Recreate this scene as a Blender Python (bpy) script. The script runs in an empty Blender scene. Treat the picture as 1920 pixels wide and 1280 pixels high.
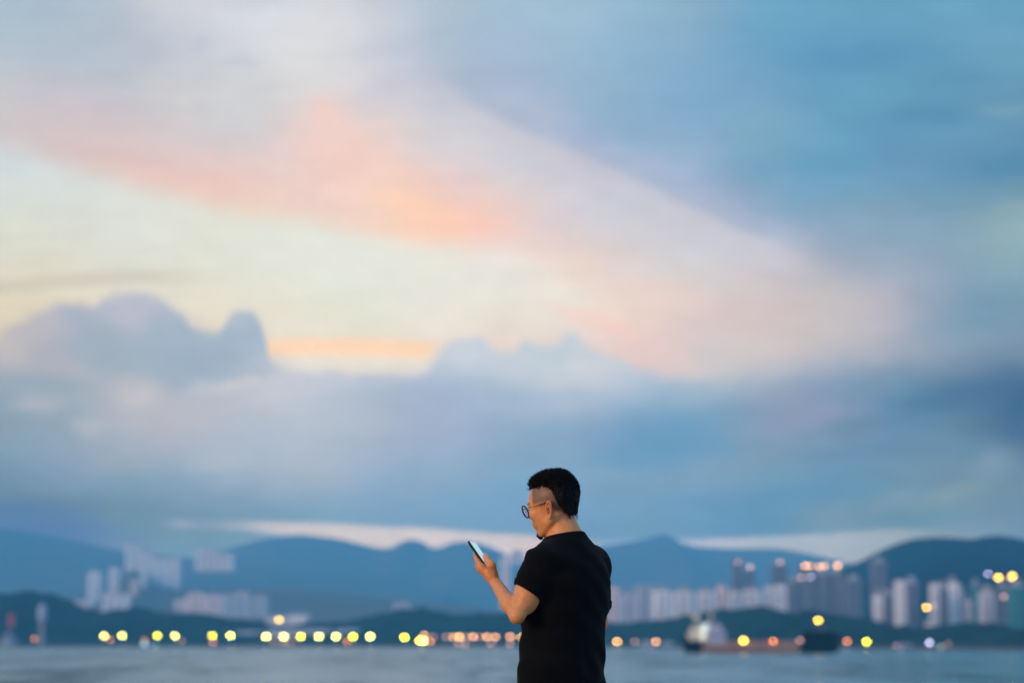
import bpy, bmesh, math, random
import numpy as np
from mathutils import Vector, Matrix, noise as mnoise

random.seed(7); np.random.seed(7)
R_ = math.radians
scene = bpy.context.scene
COL = scene.collection

# ------------------------------------------------------------------ view
# the photograph's lens: 85 mm on 36 mm, looking out over the harbour along +Y
FPX = 1920 * 85.0 / 36.0                       # focal length in photo pixels
EYE = 4.0                                      # eye height over the water
HOR = 1204.0                                   # photo row of the horizon
PITCH = math.atan((HOR - 640) / FPX)
SP, CP = math.sin(PITCH), math.cos(PITCH)

def uv(px, py):
    xp, yp = (px - 960) / FPX, (640 - py) / FPX
    d = CP - yp * SP
    return xp / d, (SP + yp * CP) / d

def W(px, py, Y):                              # survey point: photo bearing at a real distance
    u, v = uv(px, py)
    return Vector((u * Y, Y, EYE + v * Y))

# ------------------------------------------------------------------ helpers
def link(o, parent=None):
    COL.objects.link(o)
    if parent: o.parent = parent
    return o

def tag(o, label=None, cat=None, group=None, kind=None):
    if label: o['label'] = label
    if cat: o['category'] = cat
    if group: o['group'] = group
    if kind: o['kind'] = kind
    return o

def empty(name, loc, rz=0.0):
    o = bpy.data.objects.new(name, None)
    o.location = loc; o.rotation_euler = (0, 0, rz)
    o.empty_display_size = 0.2
    return link(o)

def mesh_obj(name, verts, faces, mat, parent=None, smooth=False, mats=None, fm=None):
    me = bpy.data.meshes.new(name)
    me.from_pydata([tuple(v) for v in verts], [], [tuple(f) for f in faces])
    for m in (mats or [mat]): me.materials.append(m)
    if fm is not None: me.polygons.foreach_set('material_index', fm)
    if smooth: me.polygons.foreach_set('use_smooth', [True] * len(me.polygons))
    me.update()
    return link(bpy.data.objects.new(name, me), parent)

class MB:
    def __init__(s): s.v = []; s.f = []
    def add(s, v, f):
        n = len(s.v); s.v += [tuple(a) for a in v]; s.f += [tuple(i + n for i in q) for q in f]
    def box(s, x0, x1, y0, y1, z0, z1, ch=0.0, taper=0.0):
        t = taper
        if ch <= 0:
            v = [(x0,y0,z0),(x1,y0,z0),(x1,y1,z0),(x0,y1,z0),(x0+t,y0+t,z1),(x1-t,y0+t,z1),(x1-t,y1-t,z1),(x0+t,y1-t,z1)]
            s.add(v, [(3,2,1,0),(4,5,6,7),(0,1,5,4),(1,2,6,5),(2,3,7,6),(3,0,4,7)])
        else:
            c = ch
            ring = [(x0+c,y0),(x1-c,y0),(x1,y0+c),(x1,y1-c),(x1-c,y1),(x0+c,y1),(x0,y1-c),(x0,y0+c)]
            cx, cy = (x0+x1)/2, (y0+y1)/2
            def ins(r, k):
                return [(cx+(a-cx)*(1-2*k/(x1-x0)), cy+(b-cy)*(1-2*k/(y1-y0))) for a, b in r]
            L = [(ins(ring, c), z0), (ring, z0+c), (ring, z1-c), (ins(ring, c), z1)]
            v = [(a, b, z) for r, z in L for a, b in r]
            f = [tuple(range(7,-1,-1)), tuple(range(24,32))]
            for k in range(3):
                for i in range(8):
                    j = (i+1) % 8
                    f.append((k*8+i, k*8+j, k*8+8+j, k*8+8+i))
            s.add(v, f)
    def tube(s, pts, rads, n=10, cap=True):
        pts = [Vector(p) for p in pts]
        if not hasattr(rads, '__len__'): rads = [rads] * len(pts)
        v = []; f = []
        up = None
        for i, p in enumerate(pts):
            t = (pts[min(i+1, len(pts)-1)] - pts[max(i-1, 0)]).normalized()
            if up is None:
                up = Vector((0,0,1)) if abs(t.z) < .9 else Vector((1,0,0))
            a = t.cross(up)
            if a.length < 1e-6: a = t.cross(Vector((0,1,0)))
            a.normalize(); b = a.cross(t).normalized(); up = b
            for k in range(n):
                w = 2*math.pi*k/n
                v.append(p + (a*math.cos(w) + b*math.sin(w)) * rads[i])
        for i in range(len(pts)-1):
            for k in range(n):
                j = (k+1) % n
                f.append((i*n+k, i*n+j, (i+1)*n+j, (i+1)*n+k))
        if cap:
            f.append(tuple(range(n-1,-1,-1))); f.append(tuple((len(pts)-1)*n+k for k in range(n)))
        s.add(v, f)
    def ball(s, c, r, n=12, m=8):
        c = Vector(c); r = Vector(r) if hasattr(r, '__len__') else Vector((r,r,r))
        v = [c + Vector((0,0,r.z))]; f = []
        for i in range(1, m):
            th = math.pi*i/m
            for k in range(n):
                w = 2*math.pi*k/n
                v.append(c + Vector((r.x*math.sin(th)*math.cos(w), r.y*math.sin(th)*math.sin(w), r.z*math.cos(th))))
        v.append(c - Vector((0,0,r.z)))
        for k in range(n):
            j = (k+1) % n
            f.append((0, 1+k, 1+j)); f.append((len(v)-1, 1+(m-2)*n+j, 1+(m-2)*n+k))
            for i in range(m-2):
                f.append((1+i*n+k, 1+(i+1)*n+k, 1+(i+1)*n+j, 1+i*n+j))
        s.add(v, f)
    def build(s, name, mat, parent=None, smooth=False):
        return mesh_obj(name, s.v, s.f, mat, parent, smooth)

# ------------------------------------------------------------------ node helpers
class NT:
    def __init__(s, tree): s.t = tree; s.n = tree.nodes; s.l = tree.links
    def new(s, ty, **kw):
        n = s.n.new(ty)
        for k, v in kw.items(): setattr(n, k, v)
        return n
    def put(s, sock, val):
        if isinstance(val, bpy.types.NodeSocket): s.l.new(val, sock)
        elif val is not None: sock.default_value = val
    def math(s, op, a, b=None, c=None, clamp=False):
        n = s.new('ShaderNodeMath', operation=op, use_clamp=clamp)
        s.put(n.inputs[0], a); s.put(n.inputs[1], b); s.put(n.inputs[2], c)
        return n.outputs[0]
    def mapr(s, x, a, b, c=0.0, d=1.0, smooth=True):
        n = s.new('ShaderNodeMapRange', interpolation_type='SMOOTHSTEP' if smooth else 'LINEAR')
        s.put(n.inputs['Value'], x); s.put(n.inputs['From Min'], a); s.put(n.inputs['From Max'], b)
        n.inputs['To Min'].default_value = c; n.inputs['To Max'].default_value = d
        return n.outputs[0]
    def mix(s, f, a, b, blend='MIX'):
        n = s.new('ShaderNodeMix', data_type='RGBA', blend_type=blend)
        s.put(n.inputs[0], f); s.put(n.inputs[6], a); s.put(n.inputs[7], b)
        return n.outputs[2]
    def vmath(s, op, a, b=None, c=None, scale=None):
        n = s.new('ShaderNodeVectorMath', operation=op)
        s.put(n.inputs[0], a); s.put(n.inputs[1], b)
        if c is not None: s.put(n.inputs[2], c)
        if scale is not None: s.put(n.inputs['Scale'], scale)
        return n.outputs[0]
    def xyz(s, a, b, c=0.0):
        n = s.new('ShaderNodeCombineXYZ')
        s.put(n.inputs[0], a); s.put(n.inputs[1], b); s.put(n.inputs[2], c)
        return n.outputs[0]
    def noise(s, vec, scale, detail=3.0, rough=.5, dist=0.0):
        n = s.new('ShaderNodeTexNoise')
        s.put(n.inputs['Vector'], vec); n.inputs['Scale'].default_value = scale
        n.inputs['Detail'].default_value = detail; n.inputs['Roughness'].default_value = rough
        n.inputs['Distortion'].default_value = dist
        return n
    def ramp(s, fac, stops, interp='LINEAR'):
        n = s.new('ShaderNodeValToRGB'); r = n.color_ramp; r.interpolation = interp
        while len(r.elements) > 1: r.elements.remove(r.elements[-1])
        r.elements[0].position = stops[0][0]; r.elements[0].color = stops[0][1]
        for p, c in stops[1:]:
            e = r.elements.new(p); e.color = c
        s.put(n.inputs[0], fac)
        return n.outputs[0]

def lin(c):
    c = np.asarray(c, float) / 255.0
    return np.where(c <= .04045, c / 12.92, ((c + .055) / 1.055) ** 2.4)

def L4(r, g, b):
    x = lin((r, g, b)); return (float(x[0]), float(x[1]), float(x[2]), 1.0)

def new_mat(name):
    m = bpy.data.materials.new(name); m.use_nodes = True
    m.node_tree.nodes.clear()
    t = NT(m.node_tree)
    out = t.new('ShaderNodeOutputMaterial')
    b = t.new('ShaderNodeBsdfPrincipled')
    t.l.new(b.outputs[0], out.inputs[0])
    return m, t, b, out

def mat_plain(name, col, rough=.8, var=.12, scale=3.0, metal=0.0, spec=.3, bump=0.0):
    m, t, b, o = new_mat(name)
    tc = t.new('ShaderNodeTexCoord')
    nz = t.noise(tc.outputs['Object'], scale, 4.0)
    f = t.mapr(nz.outputs[0], .3, .7, 1 - var, 1 + var, False)
    c = t.vmath('SCALE', (col[0], col[1], col[2]), scale=f)
    t.put(b.inputs['Base Color'], c)
    b.inputs['Roughness'].default_value = rough; b.inputs['Metallic'].default_value = metal
    b.inputs['Specular IOR Level'].default_value = spec
    if bump:
        bn = t.new('ShaderNodeBump'); bn.inputs['Strength'].default_value = bump
        t.put(bn.inputs['Height'], nz.outputs[0]); t.put(b.inputs['Normal'], bn.outputs[0])
    return m

def mat_emit(name, col, strength):
    m = bpy.data.materials.new(name); m.use_nodes = True
    m.node_tree.nodes.clear(); t = NT(m.node_tree)
    out = t.new('ShaderNodeOutputMaterial'); e = t.new('ShaderNodeEmission')
    e.inputs[0].default_value = (*col, 1); e.inputs[1].default_value = strength
    t.l.new(e.outputs[0], out.inputs[0])
    m.cycles.emission_sampling = 'NONE'
    return m

# ------------------------------------------------------------------ camera, colour, render
cam = bpy.data.cameras.new('camera'); co = link(bpy.data.objects.new('camera', cam))
cam.lens = 85; cam.sensor_width = 36; cam.sensor_fit = 'HORIZONTAL'
co.location = (0, 0, EYE); co.rotation_euler = (math.pi/2 + PITCH, 0, 0)
cam.clip_start = .1; cam.clip_end = 60000
cam.dof.use_dof = True; cam.dof.focus_distance = 8.17
cam.dof.aperture_fstop = 2.6; cam.dof.aperture_ratio = 0.92
scene.camera = co
scene.view_settings.view_transform = 'Standard'; scene.view_settings.look = 'None'
scene.view_settings.exposure = 0; scene.view_settings.gamma = 1
scene.cycles.use_adaptive_sampling = False
scene.cycles.use_denoising = True
scene.cycles.max_bounces = 6; scene.cycles.diffuse_bounces = 2; scene.cycles.glossy_bounces = 2
scene.cycles.volume_bounces = 1; scene.cycles.transparent_max_bounces = 6
scene.cycles.sample_clamp_indirect = 4

# ------------------------------------------------------------------ sun
SUN_AZ, SUN_EL = R_(-126), R_(13)     # azimuth from +Y (negative = left)
sd = bpy.data.lights.new('sun', 'SUN'); sd.energy = 2.0; sd.angle = R_(14); sd.color = (1.0, .58, .30)
so = link(bpy.data.objects.new('sun', sd))
dv = Vector((math.sin(SUN_AZ)*math.cos(SUN_EL), math.cos(SUN_AZ)*math.cos(SUN_EL), math.sin(SUN_EL)))
so.rotation_euler = dv.to_track_quat('Z', 'Y').to_euler(); so.location = (0, 0, 60)

# ------------------------------------------------------------------ sky: evening cloud over a NISHITA sky
XS = np.arange(0, 1921, 120.0)
def G(rows): return {k: np.array(v, float) for k, v in rows.items()}
UP = G({
 -80:[(158,184,200),(164,184,202),(178,190,204),(208,210,216),(200,208,220),(210,212,218),(192,200,212),(172,191,208),(160,188,209),(158,188,208),(144,182,206),(130,170,196),(110,165,197),(108,163,194),(104,160,190),(106,161,193),(98,156,188)],
 0:[(166,190,205),(172,188,203),(185,195,207),(212,213,218),(205,211,222),(213,214,219),(195,202,214),(174,192,208),(163,190,210),(160,190,210),(148,184,208),(135,172,198),(113,167,199),(110,165,196),(105,162,192),(108,163,195),(100,158,190)],
 80:[(178,193,206),(178,192,206),(180,190,203),(198,203,214),(214,216,221),(218,220,223),(200,204,216),(170,188,206),(163,187,210),(155,186,208),(142,178,206),(130,170,198),(105,161,194),(98,155,190),(100,155,188),(108,160,190),(112,165,192)],
 160:[(197,198,203),(192,192,203),(196,199,207),(205,206,209),(208,210,214),(218,214,214),(205,205,215),(182,190,206),(165,183,208),(152,181,205),(138,176,204),(128,170,202),(120,163,196),(103,158,190),(105,160,190),(97,150,182),(105,155,182)],
 240:[(206,197,200),(212,196,198),(208,195,200),(208,203,207),(212,207,210),(238,208,201),(222,208,208),(208,207,213),(195,196,210),(160,180,205),(140,174,204),(132,170,200),(122,168,195),(105,160,192),(98,150,185),(104,155,185),(104,150,180)],
 320:[(205,196,198),(216,196,192),(226,200,194),(232,200,193),(228,204,199),(239,207,199),(244,208,194),(228,206,206),(210,208,213),(200,197,210),(175,188,210),(150,175,205),(120,163,192),(106,160,192),(110,155,188),(100,148,182),(92,142,172)],
 400:[(212,200,196),(222,200,192),(232,202,190),(236,205,192),(238,208,192),(238,210,200),(246,212,192),(253,205,184),(234,206,200),(212,207,213),(202,203,212),(185,188,205),(155,175,200),(130,165,190),(128,163,185),(125,160,180),(140,170,180)],
 480:[(218,205,196),(226,206,192),(236,206,190),(238,208,192),(240,210,194),(240,210,196),(246,210,192),(248,205,188),(240,208,200),(230,208,202),(215,208,210),(205,205,212),(195,195,207),(160,172,190),(150,170,190),(140,165,185),(140,172,183)],
 560:[(218,205,196),(226,206,192),(236,206,190),(238,208,192),(240,210,194),(240,210,196),(246,210,192),(248,205,188),(240,208,200),(232,210,200),(228,212,204),(218,205,203),(210,197,196),(195,190,192),(178,178,192),(125,157,180),(120,155,175)],
})
CLR = G({
 240:[(208,220,224),(214,222,222),(218,222,220),(220,222,216),(222,224,216),(226,224,212),(230,224,212),(234,220,208),(232,214,206),(205,195,208),(170,185,206),(132,170,200),(122,168,195),(105,160,192),(98,150,185),(104,155,185),(104,150,180)],
 320:[(210,220,222),(215,221,220),(219,223,219),(221,223,215),(224,225,214),(228,226,212),(232,226,212),(234,222,210),(230,214,208),(215,205,208),(180,190,208),(150,175,205),(120,163,192),(106,160,192),(110,155,188),(100,148,182),(92,142,172)],
 400:[(216,220,208),(217,221,212),(221,224,216),(223,224,212),(226,226,214),(228,228,216),(231,228,215),(234,224,212),(232,214,208),(218,210,210),(202,203,212),(185,188,205),(155,175,200),(130,165,190),(128,163,185),(125,160,180),(140,170,180)],
 480:[(218,216,202),(220,218,205),(221,222,212),(224,224,212),(226,227,216),(227,229,219),(230,230,219),(232,229,218),(234,226,220),(232,216,206),(215,208,210),(205,205,212),(195,195,207),(160,172,190),(150,170,190),(140,165,185),(140,172,183)],
 560:[(222,212,190),(224,214,192),(226,218,202),(227,222,206),(230,226,211),(228,228,214),(228,228,216),(232,228,218),(230,226,215),(234,222,212),(231,211,202),(218,205,203),(210,197,196),(195,190,192),(178,178,192),(125,157,180),(120,155,175)],
 640:[(224,212,190),(224,212,190),(228,214,198),(230,218,200),(230,220,206),(232,224,208),(230,222,208),(232,222,212),(230,216,206),(230,216,210),(230,204,200),(214,200,200),(203,195,197),(190,190,198),(165,172,185),(135,160,180),(132,150,175)],
 720:[(224,212,190),(224,212,190),(228,214,198),(230,218,200),(226,218,210),(226,220,212),(226,216,210),(224,216,214),(226,212,208),(220,208,208),(216,200,200),(200,200,202),(190,192,198),(175,182,192),(150,165,180),(130,155,175),(125,145,170)],
})
LOW = G({
 480:[(190,188,196),(188,188,198),(190,190,202),(180,188,202),(185,190,205),(190,198,212),(200,205,214),(205,212,220),(200,208,218),(200,208,216),(200,208,216),(200,200,210),(190,192,204),(165,175,190),(150,168,188),(140,165,185),(135,165,180)],
 560:[(190,186,192),(184,184,196),(186,188,202),(176,186,201),(178,188,204),(190,198,212),(200,205,214),(203,210,219),(200,208,218),(200,208,216),(200,208,216),(200,200,210),(190,192,204),(165,175,190),(140,162,184),(125,157,180),(120,152,175)],
 640:[(190,184,188),(172,178,191),(162,178,193),(164,180,197),(166,184,202),(190,198,210),(200,204,213),(200,208,217),(198,207,217),(198,208,216),(196,204,214),(198,198,208),(192,192,204),(180,184,196),(160,170,186),(138,160,180),(125,148,173)],
 720:[(155,170,184),(164,175,188),(168,178,190),(162,179,196),(190,194,206),(192,199,212),(176,188,205),(170,186,208),(180,195,211),(190,200,212),(178,194,212),(165,182,200),(155,170,190),(138,158,184),(112,146,174),(92,128,160),(78,114,148)],
 800:[(138,160,177),(148,167,185),(174,180,192),(178,183,196),(176,187,202),(178,190,205),(166,180,200),(160,177,203),(145,171,198),(138,168,197),(115,158,192),(112,158,190),(132,155,182),(134,154,182),(105,142,174),(98,136,164),(75,110,144)],
 880:[(122,153,176),(134,158,184),(143,165,185),(150,172,195),(163,180,199),(165,180,200),(150,175,200),(141,170,198),(128,165,195),(130,165,193),(120,160,190),(125,160,188),(120,155,182),(108,150,180),(112,148,175),(112,146,170),(108,140,165)],
 960:[(94,130,160),(98,135,163),(110,147,172),(118,152,178),(122,158,185),(128,165,192),(126,163,195),(122,163,195),(120,163,198),(117,160,195),(115,158,190),(108,155,190),(102,151,185),(116,153,179),(108,148,172),(118,152,171),(112,145,165)],
 1040:[(88,125,156),(94,131,160),(115,150,175),(115,155,182),(120,158,185),(124,162,188),(122,160,190),(122,160,192),(120,160,194),(115,158,192),(112,156,188),(108,153,186),(105,150,183),(120,155,180),(120,154,176),(124,156,175),(118,150,170)],
 1120:[(95,130,160),(100,138,165),(115,150,175),(115,155,182),(120,158,185),(124,162,188),(122,160,190),(122,160,192),(120,160,194),(115,158,192),(112,156,188),(108,153,186),(105,150,183),(120,155,180),(120,154,176),(124,156,175),(118,150,170)],
})

DOME_A, DOME_B = (.20, .44, .86, 1), (.34, .56, .95, 1)
world = bpy.data.worlds.new('World'); scene.world = world; world.use_nodes = True
world.cycles.sampling_method = 'MANUAL'; world.cycles.sample_map_resolution = 512
world.node_tree.nodes.clear()
t = NT(world.node_tree)
tc = t.new('ShaderNodeTexCoord')
sep = t.new('ShaderNodeSeparateXYZ'); t.l.new(tc.outputs['Generated'], sep.inputs[0])
dx, dy, dz = sep.outputs
yy = t.math('MAXIMUM', dy, .12)
U = t.math('MULTIPLY_ADD', t.math('DIVIDE', dx, yy), FPX, 960.0)      # bearing, scaled
V = t.math('MULTIPLY_ADD', t.math('DIVIDE', dz, yy), -FPX, HOR)       # height over the horizon, scaled
pv = t.xyz(U, t.math('MULTIPLY', V, 1.7))
n1 = t.noise(pv, .006, 5.0, .55); n2 = t.noise(pv, .02, 4.0, .6)
n1c = t.new('ShaderNodeSeparateColor'); t.l.new(n1.outputs[1], n1c.inputs[0])
n2c = t.new('ShaderNodeSeparateColor'); t.l.new(n2.outputs[1], n2c.inputs[0])
def wob(ch, amp): return t.math('MULTIPLY', t.math('SUBTRACT', ch, .5), amp)
Uw = t.math('ADD', U, t.math('ADD', wob(n1c.outputs[0], 110), wob(n2c.outputs[0], 25)))
Vw = t.math('ADD', V, t.math('ADD', wob(n1c.outputs[1], 60), wob(n2c.outputs[1], 22)))
fu = t.math('PINGPONG', t.math('DIVIDE', t.math('ADD', Uw, 240.0), 2400.0), 1.0)
fu0 = t.math('PINGPONG', t.math('DIVIDE', t.math('ADD', U, 240.0), 2400.0), 1.0)

US = np.arange(-240, 2161, 120.0)
def solve(v):                                    # control values of a uniform B-spline through v
    n = len(v); A = np.zeros((n, n))
    for i in range(n):
        A[i, i] += 4/6; A[i, max(i-1, 0)] += 1/6; A[i, min(i+1, n-1)] += 1/6
    return np.linalg.solve(A, v)
def photo_of(U_, V_):                            # inverse of uv(): where a sky bearing stands in the tables
    u, v = (U_-960)/FPX, (HOR-V_)/FPX
    yp = (v*CP - SP) / (CP + v*SP)
    return 960 + u*(CP - yp*SP)*FPX, 640 - yp*FPX
def grid(tab):
    ys = np.array(sorted(tab)); T = np.array([tab[y] for y in ys])
    T = lin(T)
    out = np.zeros((len(ys), len(US), 3))
    for j, V_ in enumerate(ys):
        for i, U_ in enumerate(US):
            px, py = photo_of(U_, V_)
            fy = np.clip((py - ys[0]) / 80.0, 0, len(ys)-1); j0 = min(int(fy), len(ys)-2); wy = fy - j0
            for c in range(3):
                a = np.interp(px, XS, T[j0, :, c]); b = np.interp(px, XS, T[j0+1, :, c])
                out[j, i, c] = a*(1-wy) + b*wy
    C = np.apply_along_axis(solve, 1, out); C = np.apply_along_axis(solve, 0, C)
    C = np.clip(C, 0.002, 1.2)
    fv = t.math('DIVIDE', t.math('SUBTRACT', Vw, float(ys[0])), float(ys[-1]-ys[0]), clamp=True)
    acc = None; K = len(ys)
    for j in range(K):
        row = t.ramp(fu, [(i/(len(US)-1), (*C[j, i], 1)) for i in range(len(US))], 'B_SPLINE')
        w = t.ramp(fv, [(i/(K-1), (1,1,1,1) if i == j else (0,0,0,1)) for i in range(K)], 'B_SPLINE')
        acc = t.vmath('MULTIPLY', row, w) if acc is None else t.vmath('MULTIPLY_ADD', row, w, acc)
    return acc
gU, gC, gL = grid(UP), grid(CLR), grid(LOW)

def curve(pts, lo=0.0, hi=1.0):
    """height-of-edge curve over the bearing; pts in table pixels"""
    n = t.new('ShaderNodeFloatCurve'); c = n.mapping.curves[0]
    q = []
    for px, py in pts:
        u, v = uv(px, py)
        q.append(((960+u*FPX+240)/2400, (HOR-v*FPX-lo)/(hi-lo)))
    q = [(min(max(a, 0), 1), min(max(b, 0), 1)) for a, b in q]
    c.points[0].location = q[0]; c.points[1].location = q[-1]
    for a in q[1:-1]: c.points.new(*a)
    for p in c.points: p.handle_type = 'AUTO_CLAMPED'
    n.mapping.update()
    t.put(n.inputs['Value'], fu1)
    return t.math('MULTIPLY_ADD', n.outputs[0], hi-lo, lo)
fu1 = t.math('PINGPONG', t.math('DIVIDE', t.math('ADD', t.math('ADD', U, wob(n2c.outputs[2], 16)), 240.0), 2400.0), 1.0)

# lower edge of the pink cloud bank
E1 = curve([(-240,225),(-60,262),(0,277),(60,292),(120,308),(200,332),(260,350),(330,368),(400,386),(480,398),(560,408),(640,428),(720,446),(800,454),(860,458),(940,462),(1000,470),(1060,486),(1130,505),(1250,560),(1400,640),(1600,700),(2160,760)], 200, 800)
s1 = t.ramp(fu0, [(0,(.42,)*3+(1,)),(.25,(.30,)*3+(1,)),(.42,(.26,)*3+(1,)),(.52,(.5,)*3+(1,)),(.62,(1,)*3+(1,))])
V1 = t.math('ADD', V, t.math('ADD', wob(n1c.outputs[2], 30), wob(n2c.outputs[2], 14)))
w1 = t.math('MULTIPLY', s1, 100.0)
m1 = t.mapr(t.math('SUBTRACT', V1, E1), t.math('MULTIPLY', w1, -1.0), w1)
sky = t.mix(m1, gU, gC)
# thin grey streak over the clear patch
def streak(pts, half, colr, x0, x1, fade, strength, lo=400, hi=800, amp=8):
    e = curve(pts, lo, hi)
    d = t.math('ABSOLUTE', t.math('SUBTRACT', t.math('ADD', V, wob(n2c.outputs[1], amp)), e))
    a = t.mapr(d, half*1.4, half*.5)
    bx = t.math('MULTIPLY', t.mapr(U, x0-fade, x0+fade), t.mapr(U, x1+fade, x1-fade))
    return t.math('MULTIPLY', t.math('MULTIPLY', a, bx), strength), L4(*colr)
f, c = streak([(-240,540),(0,538),(120,528),(250,520),(420,520),(2160,520)], 14, (205,198,184), -400, 340, 110, .6)
sky = t.mix(f, sky, c)
f, c = streak([(-240,652),(450,652),(640,650),(830,655),(2160,655)], 17, (255,216,184), 470, 815, 30, .95, amp=5)
sky = t.mix(f, sky, c)
# top edge of the lower cloud deck
E2 = curve([(-240,690),(-80,660),(0,628),(30,607),(60,592),(90,580),(130,572),(170,578),(185,570),(205,556),(235,549),(290,556),(325,577),(352,604),(375,622),(412,622),(424,602),(438,587),(456,582),(474,585),(488,598),(495,620),(498,650),(507,680),(535,692),(600,697),(700,700),(775,703),(815,672),(845,645),(885,630),(915,643),(945,664),(965,662),(985,640),(1020,652),(1050,640),(1068,622),(1090,640),(1130,662),(1180,684),(1230,702),(1300,708),(1400,702),(1500,680),(1600,655),(1700,640),(1800,622),(1920,600),(2160,570)], 500, 750)
s2 = t.ramp(fu0, [(0,(.26,)*3+(1,)),(.5,(.22,)*3+(1,)),(.62,(.28,)*3+(1,)),(.72,(.6,)*3+(1,)),(.85,(1,)*3+(1,))])
w2 = t.math('MULTIPLY', s2, 60.0)
nf = t.noise(pv, .028, 3.0, .6, .5); nf2 = t.noise(pv, .012, 2.0, .5)
V2 = t.math('ADD', V, t.math('ADD', wob(nf.outputs[0], 26), wob(nf2.outputs[0], 16)))
m2 = t.mapr(t.math('SUBTRACT', V2, E2), t.math('MULTIPLY', w2, -1.0), w2)
sky = t.mix(m2, sky, gL)
# bright gap of sky under the deck, low over the hills
E3 = curve([(-240,1010),(200,985),(340,974),(500,977),(640,982),(760,988),(860,994),(960,1001),(1100,1012),(1290,1010),(1450,1004),(1600,996),(1700,990),(1920,1010),(2160,1030)], 900, 1100)
m3 = t.mapr(t.math('SUBTRACT', t.math('ADD', V, wob(n2c.outputs[1], 7)), E3), -5.0, 7.0)
gapcol = [(-240,95,130,160,0),(200,115,150,175,0),(300,130,155,180,.2),(340,170,180,198,.65),(380,150,168,190,.4),(450,170,180,196,.7),(500,198,194,202,.9),(640,204,200,206,1),(800,206,201,208,1),(920,202,198,208,1),(1000,208,196,202,1),(1140,160,185,210,.6),(1260,168,182,205,.85),(1340,178,186,206,1),(1450,168,182,200,1),(1560,166,180,196,1),(1680,162,176,190,.8),(1800,140,162,180,.45),(1920,130,156,174,.3),(2160,120,150,170,.3)]
fr = t.ramp(fu0, [((a[0]+240)/2400, L4(*a[1:4])) for a in gapcol])
fa = t.ramp(fu0, [((a[0]+240)/2400, (a[4],)*3+(1,)) for a in gapcol])
E4 = curve([(-240,985),(340,989),(440,994),(520,1001),(600,1016),(680,1050),(760,1090),(2160,1095)], 900, 1100)
m4 = t.mapr(t.math('SUBTRACT', t.math('ADD', V, wob(n2c.outputs[1], 7)), E4), 6.0, -6.0)
sky = t.mix(t.math('MULTIPLY', t.math('MULTIPLY', m3, m4), fa), sky, fr)
# soft folds, puffs and wisps of the cloud sheet: each a blurred, ragged patch of thicker or thinner cloud
rag = t.noise(pv, .013, 5.0, .62, .8); ragc = t.new('ShaderNodeSeparateColor'); t.l.new(rag.outputs[1], ragc.inputs[0])
Ub = t.math('ADD', U, wob(ragc.outputs[0], 80)); Vb = t.math('ADD', V, wob(ragc.outputs[1], 46))
def puff(px, py, rx, ry, col, st, rot=0.0):
    u, v = uv(px, py); U0, V0 = 960+u*FPX, HOR-v*FPX
    a = R_(rot); c_, s_ = math.cos(a), math.sin(a)
    du = t.math('SUBTRACT', Ub, U0); dv2 = t.math('SUBTRACT', Vb, V0)
    p = t.math('ADD', t.math('MULTIPLY', du, c_/rx), t.math('MULTIPLY', dv2, s_/rx))
    q = t.math('ADD', t.math('MULTIPLY', du, -s_/ry), t.math('MULTIPLY', dv2, c_/ry))
    r = t.math('SQRT', t.math('ADD', t.math('MULTIPLY', p, p), t.math('MULTIPLY', q, q)))
    return t.math('MULTIPLY', t.mapr(r, 1.5, .25), st), L4(*col)
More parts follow.
